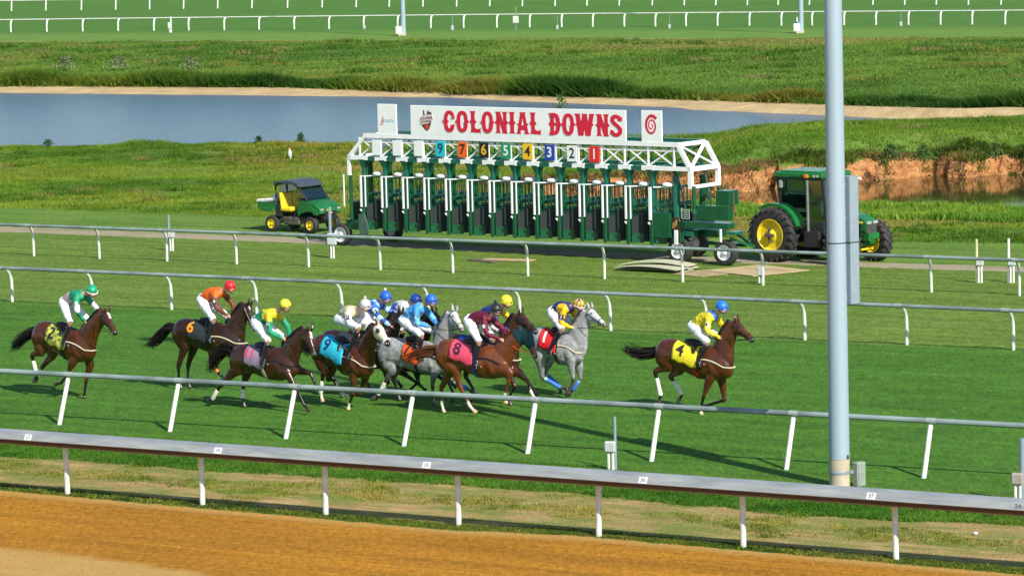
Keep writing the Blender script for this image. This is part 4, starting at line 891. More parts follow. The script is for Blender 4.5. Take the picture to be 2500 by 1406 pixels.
# draw bar to the tractor
pa = gxz(1782, 582, .3); pt_ = gxz(1842, 603, .9)
MB().bar((pa[0], .3, pa[1]), (pt_[0], .9, pt_[1]), .09, .09).build("drawbar", M_gg, G); MB().bar((pa[0]-.5, 1.3, pa[1]+.1), (pt_[0], .9, pt_[1]), .07, .07).build("drawbar", M_gg, G)
MB().bar((gx(1700), .7, .62), (gx(1790), .7, .60), .12, .10).build("tongue_beam", M_gg, G)

# ---------------------------------------------------------------- tractor
M_jg = mat("tractor_green", (.009, .16, .030), .35, (.010, .115, .026), scale=4, coat=.3); M_jy = mat("tractor_yellow", (.86, .66, .02), .4, (.74, .52, .02), scale=3); M_blk = mat("black_metal", (.018, .019, .022), .5)
M_glass = bpy.data.materials.new("tinted_glass"); M_glass.use_nodes = True
_n = M_glass.node_tree.nodes; _L = M_glass.node_tree.links; _g = _n.new("ShaderNodeBsdfGlossy"); _g.inputs[0].default_value = (.6, .75, .75, 1); _g.inputs[1].default_value = .04
_t = _n.new("ShaderNodeBsdfTransparent"); _t.inputs[0].default_value = (.24, .38, .35, 1); _m = _n.new("ShaderNodeMixShader"); _m.inputs[0].default_value = .24; _L.new(_t.outputs[0], _m.inputs[1]); _L.new(_g.outputs[0], _m.inputs[2]); _L.new(_m.outputs[0], _n["Material Output"].inputs[0])
M_chr = mat("lamp_lens", (.80, .82, .85), .15, metal=.6); M_org = mat("amber_lens", (.80, .25, .01), .3); M_dirtyb = mat("dusty_metal", (.10, .09, .075), .8, (.05, .048, .042), scale=4)
TA = -math.radians(41); tp = gp(1880, 640)
T = empty("tractor", tp, TA, "large green tractor with yellow wheels hitched to the gate behind the light pole", "tractor")
# local: x forward, y left (away); near side wheels at y ~ 0
RW, FWR = .84, .64
wheel(0, .22, RW, .46, M_jy, T, hr=.60, lugs=22, rim_d=.05); wheel(0, 1.95, RW, .46, M_jy, T, hr=.60, lugs=22, rim_d=.05)
wheel(2.62, .22, FWR, .38, M_jy, T, hr=.58, lugs=18, steer=-.12, rim_d=.05); wheel(2.62, 1.90, FWR, .38, M_jy, T, hr=.58, lugs=18, steer=-.12, rim_d=.05)
b = MB(); b.box((0, .0, RW), (.3, .16, .10)); b.box((0, .02, RW), (.06, .14, .42)); b.build("hub_cap", M_dirtyb, T)
yc = 1.08
# axle, chassis
b = MB(); b.cyl((0, .3, RW), (0, 1.85, RW), .16, n=14); b.box((.35, yc, .85), (1.2, .62, .55), bev=.05); b.box((1.6, yc, .82), (2.3, .42, .36), bev=.04); b.build("transmission", M_blk, T)
b = MB(); b.cyl((2.62, .35, .62), (2.62, 1.8, .62), .085, n=12); b.tube([(2.62, .42, .62), (2.62, .56, .64), (2.62, .8, .56), (2.62, 1.36, .56), (2.62, 1.6, .64), (2.62, 1.74, .62)], [.17, .15, .10, .10, .15, .17], 12); b.build("front_axle", M_jg, T, smooth=True)
b = MB(); b.box((2.72, yc, .34+.1), (.22, .5, .06)); b.bar((2.66, .75, .62), (2.9, .9, .60), .05, .06); b.bar((2.5, 1.4, .42), (2.9, 1.45, .45), .05, .08); b.build("steering_linkage", M_jy, T)
b = MB(); b.box((3.05, yc, .86), (.30, .62, .20), bev=.02); b.box((3.14, yc-.3, .86), (.2, .06, .22)); b.build("front_bracket", M_jg, T)
# hood (bonnet)
hp = [(.95, 1.02), (.95, 1.62), (2.0, 1.60), (2.75, 1.50), (3.05, 1.36), (3.10, 1.25), (3.10, 1.02)]
b = MB(); b.prism([(p[0], p[1]) for p in hp], yc-.30, yc+.30); b.build("hood", M_jg, T)
b = MB(); b.box((3.112, yc, 1.00), (.05, .52, .50), bev=.01)
b.build("grille", mat("grille_black", (.03, .03, .032), .6, (.07, .07, .07), scale=30, sx=(1, 3, .2)), T)
b = MB(); b.box((2.2, yc-.315, 1.02), (1.5, .03, .42)); b.build("side_grille", M_blk, T)
b = MB(); b.box((2.0, yc-.318, 1.30), (2.0, .02, .06)); b.build("side_stripe", M_jy, T)
for y in (yc-.17, yc+.17): MB().box((3.135, y, 1.285), (.06, .22, .09), bev=.01).build("headlight", M_chr, T)
b = MB(); b.cyl((1.4, yc+.42, 1.4), (1.4, yc+.42, 2.3), .045, n=10); b.build("exhaust_stack", M_blk, T)
MB().box((1.98, yc-.34, 1.28), (.22, .06, .74), bev=.01).build("side_panel", M_jg, T)
MB().box((3.05, yc+.36, 1.22), (.2, .14, .05)).build("mirror_bracket", M_blk, T)
# cab
cz0, cz1 = 1.10, 2.62
cab = [(-.32, yc-.72), (-.36, yc+.72), (.98, yc+.66), (.98, yc-.66)]; rf = [(-.48, yc-.70), (-.48, yc+.70), (.95, yc+.64), (.95, yc-.64)]
post = MB()
q = lambda x: .11+(x+.36)*1.30
P0 = [(q(-.30), .42, 1.50), (q(.50), .38, 1.05), (q(1.0), .46, 1.15)]; P1 = [(q(-.42), .42, 2.60), (q(.48), .36, 2.62), (q(.88), .46, 2.60)]
for a, c in zip(P0, P1):
    for s_ in (0, 1):
        ya = a[1] if not s_ else 2*yc-a[1]; ycx = c[1] if not s_ else 2*yc-c[1]; MB().bar((a[0], ya, a[2]), (c[0], ycx, c[2]), .075, .075).build("cab_pillar", M_blk, T)
b = MB(); b.cyl((q(.52), .33, .95), (q(.50), .33, 2.58), .05, n=10); b.build("exhaust_pipe", mat("dull_chrome", (.32, .33, .33), .35, metal=.7), T, smooth=True)
def pane(pts, nm="window"):
    a = [Vector(p) for p in pts]; nn = (a[1]-a[0]).cross(a[2]-a[0]).normalized()*.008; b = MB(); b.add(a+[p+nn for p in a], [(0, 1, 2, 3), (7, 6, 5, 4), (0, 4, 5, 1), (1, 5, 6, 2), (2, 6, 7, 3), (3, 7, 4, 0)]); b.build(nm, M_glass, T)
for s_ in (0, 1):
    f_ = lambda y: y if not s_ else 2*yc-y
    pane([(q(-.28), f_(.42), 1.5), (q(.48), f_(.38), 1.10), (q(.46), f_(.36), 2.56), (q(-.38), f_(.42), 2.56)]); pane([(q(.52), f_(.38), 1.10), (q(.96), f_(.46), 1.18), (q(.86), f_(.46), 2.56), (q(.52), f_(.36), 2.56)])
pane([(q(1.0), .46, 1.62), (q(1.0), 2*yc-.46, 1.62), (q(.88), 2*yc-.46, 2.56), (q(.88), .46, 2.56)], "windscreen"); pane([(q(-.30), .42, 1.5), (q(-.30), 2*yc-.42, 1.5), (q(-.42), 2*yc-.42, 2.56), (q(-.42), .42, 2.56)], "rear_window")
b = MB(); b.box((q(.24), yc, 2.71), (1.92, 1.55, .20), bev=.06); b.box((q(.2), yc, 2.82), (1.5, 1.3, .06), bev=.025); b.build("roof", M_jg, T)
MB().box((q(.24), yc, 2.60), (1.78, 1.48, .05)).build("roof_lining", M_blk, T)
MB().box((q(.50), .29, 2.70), (.16, .05, .11), bev=.015).build("beacon", M_org, T); MB().box((q(.36), .30, 2.67), (.05, .04, .14)).build("mirror_arm", M_blk, T)
for x in (q(.72), q(.82)): MB().box((x, .30, 2.71), (.085, .04, .07), bev=.01).build("work_light", M_chr, T)
MB().box((q(-.30), .36, 2.42), (.12, .08, .24), bev=.02).build("mirror", mat("grey_mirror", (.3, .32, .33), .3), T)
b = MB(); b.box((.9, yc, 1.12), (1.6, 1.30, .10)); b.box((.75, yc, 1.45), (.5, .5, .14), bev=.04); b.box((.48, yc, 1.85), (.14, .5, .7), bev=.05); b.build("seat", M_blk, T)
b = MB(); b.tube([(1.6, yc, 1.2), (1.38, yc, 1.72)], .04, 8); b.lathe([(.19, -.015), (.21, 0), (.19, .015)], (1.36, yc, 1.75), (-.5, 0, .85), 20); b.build("steering_wheel", M_blk, T)
b = MB(); b.box((1.35, .45, 1.10), (.95, .12, .4), bev=.03); b.box((1.4, .35, .75), (.6, .16, .5), bev=.03); b.build("fuel_tank", M_blk, T)
b = MB()
fp = [(math.cos(math.radians(t))*1.00-.02, RW+math.sin(math.radians(t))*.98) for t in range(12, 128, 10)]+[(math.cos(math.radians(t))*.92-.02, RW+math.sin(math.radians(t))*.90) for t in range(122, 10, -10)]
for y0, y1 in ((.16, .62), (2*yc-.62, 2*yc-.16)): MB().prism(fp, y0+.02, y1).build("fender", M_jg, T)
MB().box((-.5, .22, 1.78), (.12, .08, .06)).build("tail_light", mat("pale_orange_lens", (.7, .45, .15), .4), T); MB().box((-.56, .22, 1.86), (.05, .08, .10)).build("tail_light", M_org, T)
MB().box((.95, .3, 1.12), (.32, .3, .05)).build("step", M_blk, T)

# ---------------------------------------------------------------- utility cart
CA = -math.radians(38); cp_ = gp(662, 566); K = empty("utility_cart", cp_, CA, "green and yellow two seat utility cart with black roof parked left of the gate", "utility vehicle")
WR = .29
wheel(0, .12, WR, .24, M_jy, K, hr=.56); wheel(0, 1.25, WR, .24, M_jy, K, hr=.56); WB = 1.78
wheel(WB, .12, WR, .22, M_jy, K, hr=.58, steer=-.1); wheel(WB, 1.25, WR, .22, M_jy, K, hr=.58, steer=-.1)
yk = .69
b = MB(); b.box((.85, yk, .42), (2.0, 1.0, .24), bev=.05); b.box((.85, .15, .40), (.75, .12, .28), bev=.04); b.build("chassis", M_dirtyb, K)
b = MB(); b.box((-.20, yk, .84), (.80, 1.26, .06)); b.box((-.20, .06, .93), (.80, .04, .22)); b.box((-.20, 2*yk-.06, .93), (.80, .04, .22)); b.box((-.60, yk, .93), (.04, 1.3, .24)); b.box((-.2, .04, .78), (.6, .05, .12), bev=.02); b.build("cargo_bed", M_jg, K)
b = MB(); b.prism([(.2, .55), (.42, .55), (.36, .95), (.16, .95)], .06, 2*yk-.06); b.build("rear_wall", M_blk, K)
for i, y in enumerate((.38, 1.0)):
    b = MB(); b.box((.62, y, .80), (.54, .56, .17), bev=.05); b.build("seat_cushion", M_jy, K); b = MB(); b.box((.38, y, 1.10), (.15, .54, .56), bev=.05, M=Matrix.Rotation(-.15, 4, 'Y')); b.build("seat_back", M_jy, K)
hd = [(1.18, .95), (1.30, 1.12), (1.55, 1.13), (1.95, 1.00), (2.16, .84), (2.18, .70), (2.05, .62), (1.95, .72), (1.55, .74), (1.30, .66), (1.18, .55)]
b = MB(); b.prism(hd, .10, 2*yk-.10); b.build("hood", M_jg, K)
b = MB(); b.prism([(1.45, .72), (1.50, .86), (1.78, .94), (2.08, .80), (2.10, .66), (2.0, .66), (1.9, .78), (1.6, .76), (1.5, .70)], .0, .14); b.build("front_fender", M_jg, K); b = MB(); b.prism([(1.45, .72), (1.50, .86), (1.78, .94), (2.08, .80), (2.10, .66), (2.0, .66), (1.9, .78), (1.6, .76), (1.5, .70)], 2*yk-.14, 2*yk); b.build("front_fender", M_jg, K)
b = MB(); b.box((2.185, yk, .70), (.05, .62, .14), bev=.02); b.box((2.1, yk, .52), (.2, .7, .14), bev=.02); b.build("grille", M_blk, K)
for y in (.24, 2*yk-.24): MB().box((2.16, y, .82), (.07, .16, .08), bev=.02).build("headlight", M_chr, K)
MB().box((2.2, .52, .80), (.02, .08, .06)).build("badge", M_jy, K); MB().box((2.215, yk, .70), (.02, .06, .05)).build("badge", M_jy, K)
b = MB()
for y in (.12, 2*yk-.12):
    b.tube([(.30, y, .55), (.18, y, 1.2), (.16, y, 1.58), (.34, y, 1.72), (1.0, y, 1.70), (1.22, y, 1.58), (1.62, y, 1.12), (1.50, y, .95)], .035, 8); b.tube([(.95, y, .5), (1.12, y, .75), (1.22, y, 1.0)], .03, 6)
b.bar((.2, .12, 1.3), (.2, 2*yk-.12, 1.3), .04, .04); b.bar((.2, yk, 1.3), (.2, yk, 1.64), .04, .04); b.build("roll_cage", M_blk, K, smooth=True)
b = MB(); b.prism([(.10, 1.69), (.30, 1.79), (.8, 1.82), (1.20, 1.73), (1.34, 1.60), (1.28, 1.59), (1.12, 1.67), (.32, 1.72), (.14, 1.63)], .05, 2*yk-.05); b.build("roof", mat("charcoal_roof", (.055, .065, .085), .45), K)
def pane2(pts, nm):
    a = [Vector(p) for p in pts]; nn = (a[1]-a[0]).cross(a[2]-a[0]).normalized()*.008; b = MB(); b.add(a+[p+nn for p in a], [(0, 1, 2, 3), (7, 6, 5, 4), (0, 4, 5, 1), (1, 5, 6, 2), (2, 6, 7, 3), (3, 7, 4, 0)]); b.build(nm, M_glass, K)
pane2([(1.60, .15, 1.14), (1.60, 2*yk-.15, 1.14), (1.24, 2*yk-.15, 1.58), (1.24, .15, 1.58)], "windscreen"); pane2([(.2, .3, 1.3), (.2, 1.1, 1.3), (.17, 1.1, 1.64), (.17, .3, 1.64)], "rear_screen")
b = MB(); b.box((1.36, yk, 1.12), (.34, 1.1, .16), bev=.04); b.build("dashboard", M_blk, K); b = MB(); b.lathe([(.15, -.012), (.17, 0), (.15, .012)], (1.05, .42, 1.18), (-.6, 0, .8), 18); b.tube([(1.3, .42, 1.05), (1.05, .42, 1.18)], .02, 6); b.build("steering_wheel", M_blk, K)
b = MB(); b.tube([(-.78, .25, 1.03), (-.4, .25, 1.06), (.08, .25, 1.12)], .085, 12); o = b.build("rolled_cover", M_white, None, smooth=True); o.location = cp_; o.rotation_euler = (0, 0, CA); tag(o, "white tube shaped roll lying across the cart's cargo bed", "roll")
b = MB(); b.ell((-.12, .5, 1.17), (.20, .17, .12), 12, 8); o = b.build("white_sack", M_white, None, smooth=True); o.location = cp_; o.rotation_euler = (0, 0, CA); tag(o, "white bundle on the cart's cargo bed behind the seats", "sack")
MB().tube([(.14, .12, 1.6), (.10, .12, 1.9)], .012, 6).build("antenna", M_blk, K)
# ---------------------------------------------------------------- horses and riders
def crom(P, n=4):
    """Catmull-Rom through rows of P (k x m)"""
    P = np.array(P, float)
    if len(P) < 3: 
        t = np.linspace(0, 1, n+1)[:, None]; return P[0]*(1-t)+P[-1]*t
    Q = np.vstack([2*P[0]-P[1], P, 2*P[-1]-P[-2]]); out = []
    for i in range(1, len(Q)-2):
        for k in range(n):
            t = k/n; a, b, c, d = Q[i-1], Q[i], Q[i+1], Q[i+2]
            out.append(.5*((2*b)+(-a+c)*t+(2*a-5*b+4*c-d)*t*t+(-a+3*b-3*c+d)*t**3))
    out.append(P[-1]); out = np.array(out); out[:, 3:] = np.maximum(out[:, 3:], .004); return out
class Blob:
    def __init__(s): s.V = []; s.F = []; s.tags = []
    def tube(s, nodes, tg, n=14, sub=4, ref=(0, 1, 0)):
        """nodes: (x,y,z,ra,rb): ra along the sideways axis, rb across it"""
        nodes = [tuple(q)+((q[3],) if len(q) == 4 else ()) for q in nodes]
        C = crom(nodes, sub); k0 = len(s.V); m = len(C); ref = Vector(ref)
        for i in range(m):
            p = Vector(C[i, :3]); d = (Vector(C[min(i+1, m-1), :3])-Vector(C[max(i-1, 0), :3])).normalized()
            a = (ref-d*ref.dot(d)); a = a.normalized() if a.length > 1e-3 else d.orthogonal().normalized(); b = d.cross(a)
            for k in range(n):
                t = 2*math.pi*k/n; s.V.append(p+a*(C[i, 3]*math.cos(t))+b*(C[i, 4]*math.sin(t)))
            s.tags.append((p.copy(), tg, i/(m-1)))
        for i in range(m-1):
            for k in range(n): k2 = (k+1) % n; s.F.append((k0+i*n+k, k0+i*n+k2, k0+(i+1)*n+k2, k0+(i+1)*n+k))
        s.F.append(tuple(k0+k for k in range(n-1, -1, -1))); s.F.append(tuple(k0+(m-1)*n+k for k in range(n)))
    def ell(s, c, r, tg, M=None):
        mb = MB(); mb.ell(c, r, 14, 9, M=M); k0 = len(s.V); s.V += [Vector(p) for p in mb.v]; s.F += [tuple(i+k0 for i in f) for f in mb.f]; s.tags.append((Vector(c), tg, .5))
    def build(s, name, m, parent, voxel=.018, colfn=None, smooth=3, wob=0.0, wsc=6):
        me = bpy.data.meshes.new("tmp"); me.from_pydata([tuple(v) for v in s.V], [], s.F)
        bm = bmesh.new(); bm.from_mesh(me); bmesh.ops.remove_doubles(bm, verts=bm.verts, dist=1e-5); bmesh.ops.recalc_face_normals(bm, faces=bm.faces); bm.to_mesh(me); bm.free()
        o = bpy.data.objects.new("tmp", me)
        r = o.modifiers.new("r", 'REMESH'); r.mode = 'VOXEL'; r.voxel_size = voxel; r.use_smooth_shade = True
        q = o.modifiers.new("s", 'SMOOTH'); q.factor = .5; q.iterations = smooth
        out = evaluated(o); bpy.data.objects.remove(o); bpy.data.meshes.remove(me)
        n = len(out.vertices)
        if wob:
            co = np.empty(n*3, np.float32); no = np.empty(n*3, np.float32); out.vertices.foreach_get("co", co); out.vertices.foreach_get("normal", no); co = co.reshape(-1, 3); no = no.reshape(-1, 3)
            dsp = np.array([noise.noise(Vector(p)*wsc)*wob+noise.noise(Vector(p)*wsc*2.3)*wob*.5 for p in co.tolist()], np.float32); out.vertices.foreach_set("co", (co+no*dsp[:, None]).ravel())
        if colfn:
            kd = KDTree(len(s.tags))
            for i, t in enumerate(s.tags): kd.insert(t[0], i)
            kd.balance(); cols = np.ones((n, 4), np.float32)
            for i, v in enumerate(out.vertices):
                _, j, d = kd.find(v.co); cols[i, :3] = colfn(v.co, s.tags[j][1], s.tags[j][2])
            a = out.attributes.new("Col", 'FLOAT_COLOR', 'POINT'); a.data.foreach_set("color", cols.ravel())
        out.name = name; out.materials.clear(); out.materials.append(m); out.polygons.foreach_set("use_smooth", np.ones(len(out.polygons), bool)); return link(name, out, parent)
M_coat = mat("horse_coat", (1, 1, 1), .30, attr="Col", scale=9, spec=.6, bump=.006, bscale=14)
M_hair = mat("horse_hair", (1, 1, 1), .6, attr="Col", scale=4, spec=.3)
M_leather = mat("black_leather", (.012, .012, .014), .35, (.02, .018, .018), scale=9); M_band = mat("white_bandage", (.78, .77, .68), .8, (.68, .66, .56), scale=8); M_bblue = mat("blue_bandage", (.06, .20, .70), .7); M_bor = mat("orange_bandage", (.75, .20, .03), .7)
M_skin = mat("skin", (1, 1, 1), .55, attr="Col", scale=3, spec=.35); M_silk = mat("riding_silks", (1, 1, 1), .5, attr="Col", scale=3, spec=.35, bump=.012, bscale=9)
M_breech = mat("white_breeches", (.76, .77, .82), .65, (.70, .71, .76), scale=4, bump=.01, bscale=10); M_boot = mat("riding_boot", (.012, .012, .016), .25, (.016, .016, .02)); M_gog = mat("dark_goggles", (.01, .01, .012), .1); M_numw = mat("figure_white", (.80, .80, .74), .6, (.8, .8, .74)); M_numb = mat("figure_black", (.012, .012, .014), .6, (.012, .012, .014)); M_eye = mat("dark_eye", (.01, .006, .005), .1)
M_steel = mat("bit_steel", (.7, .7, .7), .25, metal=.9); M_breast = mat("cream_strap", (.62, .55, .38), .7)
COATS = {"bay": ((.078, .022, .007), (.007, .005, .004)), "dark": ((.030, .013, .006), (.006, .004, .004)), "brown": ((.042, .014, .006), (.007, .005, .004)), "chestnut": ((.135, .036, .009), (.15, .045, .013)), "grey": ((.30, .31, .325), (.05, .053, .058))}

def strands(name, root_pts, curves, col, parent, r0=.006, n=3):
    """curves: list of point lists; thin tapering strands joined as one part"""
    Vv = []; Fs = []; cl = []
    for pts in curves:
        k0 = len(Vv); m = len(pts); c = np.array(col)*random.uniform(.6, 1.6); rs = random.uniform(.7, 1.3)*r0
        for i, p in enumerate(pts):
            p = Vector(p); d = (Vector(pts[min(i+1, m-1)])-Vector(pts[max(i-1, 0)])).normalized(); a = d.orthogonal().normalized(); b = d.cross(a); r = rs*(1-.75*(i/(m-1))**2)
            for k in range(n): t = 6.283*k/n; Vv.append(tuple(p+a*r*math.cos(t)+b*r*math.sin(t))); cl.append(c)
        for i in range(m-1):
            for k in range(n): k2 = (k+1) % n; Fs.append((k0+i*n+k, k0+i*n+k2, k0+(i+1)*n+k2, k0+(i+1)*n+k))
    o = raw_mesh(name, np.array(Vv), np.array(Fs), M_hair, np.array(cl), parent, smooth=True); o['kind'] = "stuff"; return o

class Side:
    """maps photo pixels onto vertical planes parallel to a horse"""
    def __init__(s, u, v, a):
        s.a = a; s.o = gp(u, v); s.fw = Vector((math.cos(a), -math.sin(a), 0)); s.lf = Vector((math.sin(a), math.cos(a), 0))
    def pt(s, px, y=0.0):
        r = ray(*px); t = ((s.o+s.lf*y)-CAM).dot(s.lf)/r.dot(s.lf); p = CAM+r*t-s.o; return Vector((p.dot(s.fw), y, p.z))

def make_horse(D):
    a = math.radians(D.get('head', 31)); gv = D['ground'][1]; gu = D['ground'][0]; sc = D.get('s', 1.07); LY = .15*sc
    hoofs = [(D[k][-1], (-LY if k[1] == 'n' else LY)) for k in ('hn', 'hf', 'fn', 'ff')]
    for it in range(12):
        S = Side(gu, gv, a); zm = min(S.pt(px, y).z for px, y in hoofs)-D.get('air', 0.0)
        if abs(zm) < .004: break
        gv -= zm*108*.99
    D['S'] = S; hip = S.pt(D['hip']); sho = S.pt(D['sho']); ax = (sho-hip); L = ax.length; e = ax.normalized(); up = Vector((-e.z, 0, e.x)); k = L/.97
    root = empty("racehorse", S.o, -a, D['label'], "horse", "racehorses on the turf"); D['root'] = root
    def T(x, z): return hip+e*((x+.50)*k)+up*(z-1.25)*sc
    base, pts_ = COATS[D['coat']]; grey = D['coat'] == 'grey'; B = Blob()
    tors = [(-.84, 1.24, .06, .10), (-.79, 1.25, .15, .20), (-.68, 1.26, .235, .285), (-.50, 1.29, .265, .31), (-.28, 1.28, .255, .275), (-.05, 1.22, .27, .285), (.18, 1.18, .275, .315), (.36, 1.19, .25, .34), (.52, 1.17, .215, .315), (.66, 1.13, .175, .25), (.76, 1.11, .12, .16), (.80, 1.11, .05, .08)]
    torso = []
    for x, z, ry, rz in tors:
        p = T(x, z); torso.append((p.x, 0, p.z-.02*sc, ry*sc*1.02, rz*sc*1.085))
    B.tube(torso, 'torso', 20, 3)
    poll = S.pt(D['poll'], D.get('py', 0)); nb = T(.50, 1.30)
    cr = D.get('crest', .10)
    def n_(t, ra, rb, lift=0.0): 
        p = nb.lerp(poll, t)+up*lift*sc; return (p.x, p.y*1, p.z, ra*sc, rb*sc)
    neck = [(*T(.42, 1.20), .17*sc, .33*sc), (*T(.56, 1.24)[:], .155*sc, .295*sc), n_(.38, .12, .235, cr*.3-.02), n_(.68, .096, .188, cr*.4-.01), n_(.93, .085, .146, .02)]
    B.tube(neck, 'neck', 16, 4)
    # head of true length, turned towards the camera as far as the photo's foreshortening asks
    HL = .62*sc; best = None
    for i in range(61):
        y = -.55+i*.02 if not D.get('away') else -.55+i*.02
        m_ = S.pt(D['muz'], y); er = abs((m_-poll).length-HL)+ (.02 if (y > poll.y+.02) != bool(D.get('away')) else 0)+.05*abs(y-poll.y)
        if best is None or er < best[0]: best = (er, m_)
    muz = best[1]; hd = (muz-poll).normalized(); muz = poll+hd*HL; ya = Vector((0, 1, 0)); side = (ya-hd*ya.dot(hd)).normalized(); jaw = side.cross(hd)
    if jaw.dot(Vector((1, 0, 1))) > 0: jaw = -jaw     # towards the throat
    def h_(t, ra, rb, dn=0.0): p = poll+hd*(HL*t)+jaw*(dn*sc); return (*p, ra*sc, rb*sc)
    head = [h_(-.06, .06, .09, .03), h_(.08, .088, .125, .045), h_(.25, .092, .135, .055), h_(.42, .078, .112, .04), h_(.62, .058, .078, .022), h_(.80, .054, .066, .018), h_(.93, .056, .062, .022), h_(1.0, .035, .04, .03)]
    B.tube(head, 'head', 14, 3); D['muz3'] = poll+hd*(HL*.86)+jaw*.03*sc
    for q in (-1, 1): B.ell(poll+hd*(HL*.27)+jaw*(.085*sc)+side*(q*.05*sc), (.05*sc, .04*sc, .075*sc), 'head')
    # haunch and shoulder muscle
    legs = {}
    for key in ('hn', 'hf', 'fn', 'ff'):
        y = -LY if key[1] == 'n' else LY; sg = -1 if y < 0 else 1; J = [S.pt(px, y*(1 if i < 2 else .8)) for i, px in enumerate(D[key])]
        if key[0] == 'h':
            st, hk, ft, hf = J; up0 = T(-.56, 1.16); up1 = up0.lerp(st, .62)
            ns = [(up0.x-.02, sg*.10*sc, up0.z, .125*sc, .23*sc), (up1.x, y*.9, up1.z, .115*sc, .19*sc), (st.x, y, st.z, .085*sc, .135*sc), (*st.lerp(hk, .55), .055*sc, .08*sc), (*hk, .043*sc, .062*sc), (*hk.lerp(ft, .25), .032*sc, .044*sc), (*hk.lerp(ft, .7), .029*sc, .036*sc), (*ft, .037*sc, .042*sc)]
        else:
            el, kn, ft, hf = J; up0 = T(.44, 1.08)
            ns = [(up0.x, sg*.11*sc, up0.z, .09*sc, .20*sc), (el.x, y*.95, el.z, .08*sc, .115*sc), (*el.lerp(kn, .45), .058*sc, .078*sc), (*el.lerp(kn, .85), .041*sc, .048*sc), (*kn, .044*sc, .05*sc), (*kn.lerp(ft, .3), .031*sc, .036*sc), (*kn.lerp(ft, .75), .029*sc, .034*sc), (*ft, .036*sc, .042*sc)]
        lowt = 'leg_'+key; B.tube(ns, lowt, 12, 3)
        pd = (hf-ft); pl_ = max(pd.length, .10); pd = pd.normalized(); hf2 = ft+pd*min(pl_, .21*sc); legs[key] = (J[1], ft, hf2)
        B.tube([(*ft, .034*sc, .038*sc), (*ft.lerp(hf2, .45), .030*sc, .033*sc), (*ft.lerp(hf2, .66), .040*sc, .044*sc), (*hf2, .052*sc, .058*sc)], 'hoof_'+key, 12, 3)
    D['legs'] = legs
    for q in (-1, 1):
        B.ell(T(.40, 1.16)+Vector((0, q*.17*sc, 0)), (.13*sc, .085*sc, .25*sc), 'torso', M=Matrix.Rotation(-.45, 4, 'Y')); B.ell(T(.50, 1.02)+Vector((0, q*.13*sc, 0)), (.13*sc, .09*sc, .12*sc), 'torso')
        B.ell(T(-.60, 1.24)+Vector((0, q*.155*sc, 0)), (.20*sc, .115*sc, .24*sc), 'torso', M=Matrix.Rotation(.35, 4, 'Y')); B.ell(T(-.22, 1.10)+Vector((0, q*.17*sc, 0)), (.12*sc, .07*sc, .13*sc), 'torso')
    B.ell(T(.20, 1.50), (.20*sc, .045*sc, .06*sc), 'torso')
    socks = D.get('socks', ()); blaze = D.get('blaze', 0); hood = D.get('hood')
    def colfn(co, tg, t):
        nz_ = noise.noise(co*3.1)*.5+noise.noise(co*9)*.25
        c = Vector(base)*(1+.35*nz_)
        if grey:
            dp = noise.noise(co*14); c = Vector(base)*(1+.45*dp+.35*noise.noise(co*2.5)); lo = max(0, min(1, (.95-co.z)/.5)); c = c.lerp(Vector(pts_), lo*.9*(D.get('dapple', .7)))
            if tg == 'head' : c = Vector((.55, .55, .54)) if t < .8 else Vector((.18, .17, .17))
            if tg == 'neck': c = c.lerp(Vector((.36, .36, .37)), t*.8)
        else:
            if tg == 'torso': c = c*(1+.9*max(0, min(1, (1.05-co.z)*3))*(D['coat'] == 'dark')+.35*noise.noise(co*5))
            if tg == 'head' and t > .78: c = Vector(pts_)*1.6 if D['coat'] != 'chestnut' else Vector(base)*.8
            if tg == 'head' and blaze and .12 < t < .42 and (co-(poll+hd*HL*t)).dot(-jaw) > .045 and abs((co-poll).dot(side)) < .03: c = Vector((.7, .68, .65))
        if tg.startswith('leg_'):
            lo = max(0, min(1, (t-.48)/.2))
            if D['coat'] != 'chestnut' and not grey: c = c.lerp(Vector(pts_), lo)
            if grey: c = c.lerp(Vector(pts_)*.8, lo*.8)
            if tg[4:] in socks and t > .86: c = Vector((.72, .66, .55))
        if tg.startswith('hoof_'):
            c = Vector(pts_)*1.5 if t < .6 else Vector((.05, .04, .035))
            if D['coat'] == 'chestnut' and t < .6: c = Vector(base)
            if tg[5:] in socks: c = Vector((.72, .66, .55)) if t < .6 else Vector((.55, .38, .18))
        return (max(c[0], .003), max(c[1], .003), max(c[2], .003))
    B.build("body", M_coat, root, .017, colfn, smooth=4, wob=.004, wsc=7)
    for q in (-1, 1):   # ears, eyes, nostrils
        eb = poll+side*(q*.055*sc)-jaw*.075*sc+hd*.02; tip = eb-jaw*.065*sc-hd*.125*sc+side*q*.02; o = MB().tube([eb+jaw*.03, eb.lerp(tip, .35), eb.lerp(tip, .75), tip], [.024*sc, .030*sc, .018*sc, .004], 8)
        cl = np.tile(np.array(base if not grey else (.5, .5, .5))*.85, (len(o.v), 1)); me = bpy.data.meshes.new("ear"); me.from_pydata(o.v, [], o.f); at_ = me.attributes.new("Col", 'FLOAT_COLOR', 'POINT'); at_.data.foreach_set("color", np.hstack([cl, np.ones((len(cl), 1))]).astype(np.float32).ravel()); me.materials.append(M_coat); link("ear", me, root)
        MB().ell(poll+hd*HL*.27+side*(q*.086*sc)-jaw*.02*sc, (.022, .014, .020), 8, 6).build("eye", M_eye, root, smooth=True)
        MB().ell(poll+hd*HL*.94+side*(q*.045*sc)+jaw*.0, (.018, .012, .018), 8, 6).build("nostril", M_eye, root, smooth=True)
    # mane
    hair = (.012, .009, .008) if not grey and D['coat'] != 'chestnut' else ((.10, .105, .11) if grey else (.10, .028, .010)); cur = []
    if D.get('mane') == 'dark': hair = (.012, .009, .008)
    nk = crom(neck, 4)
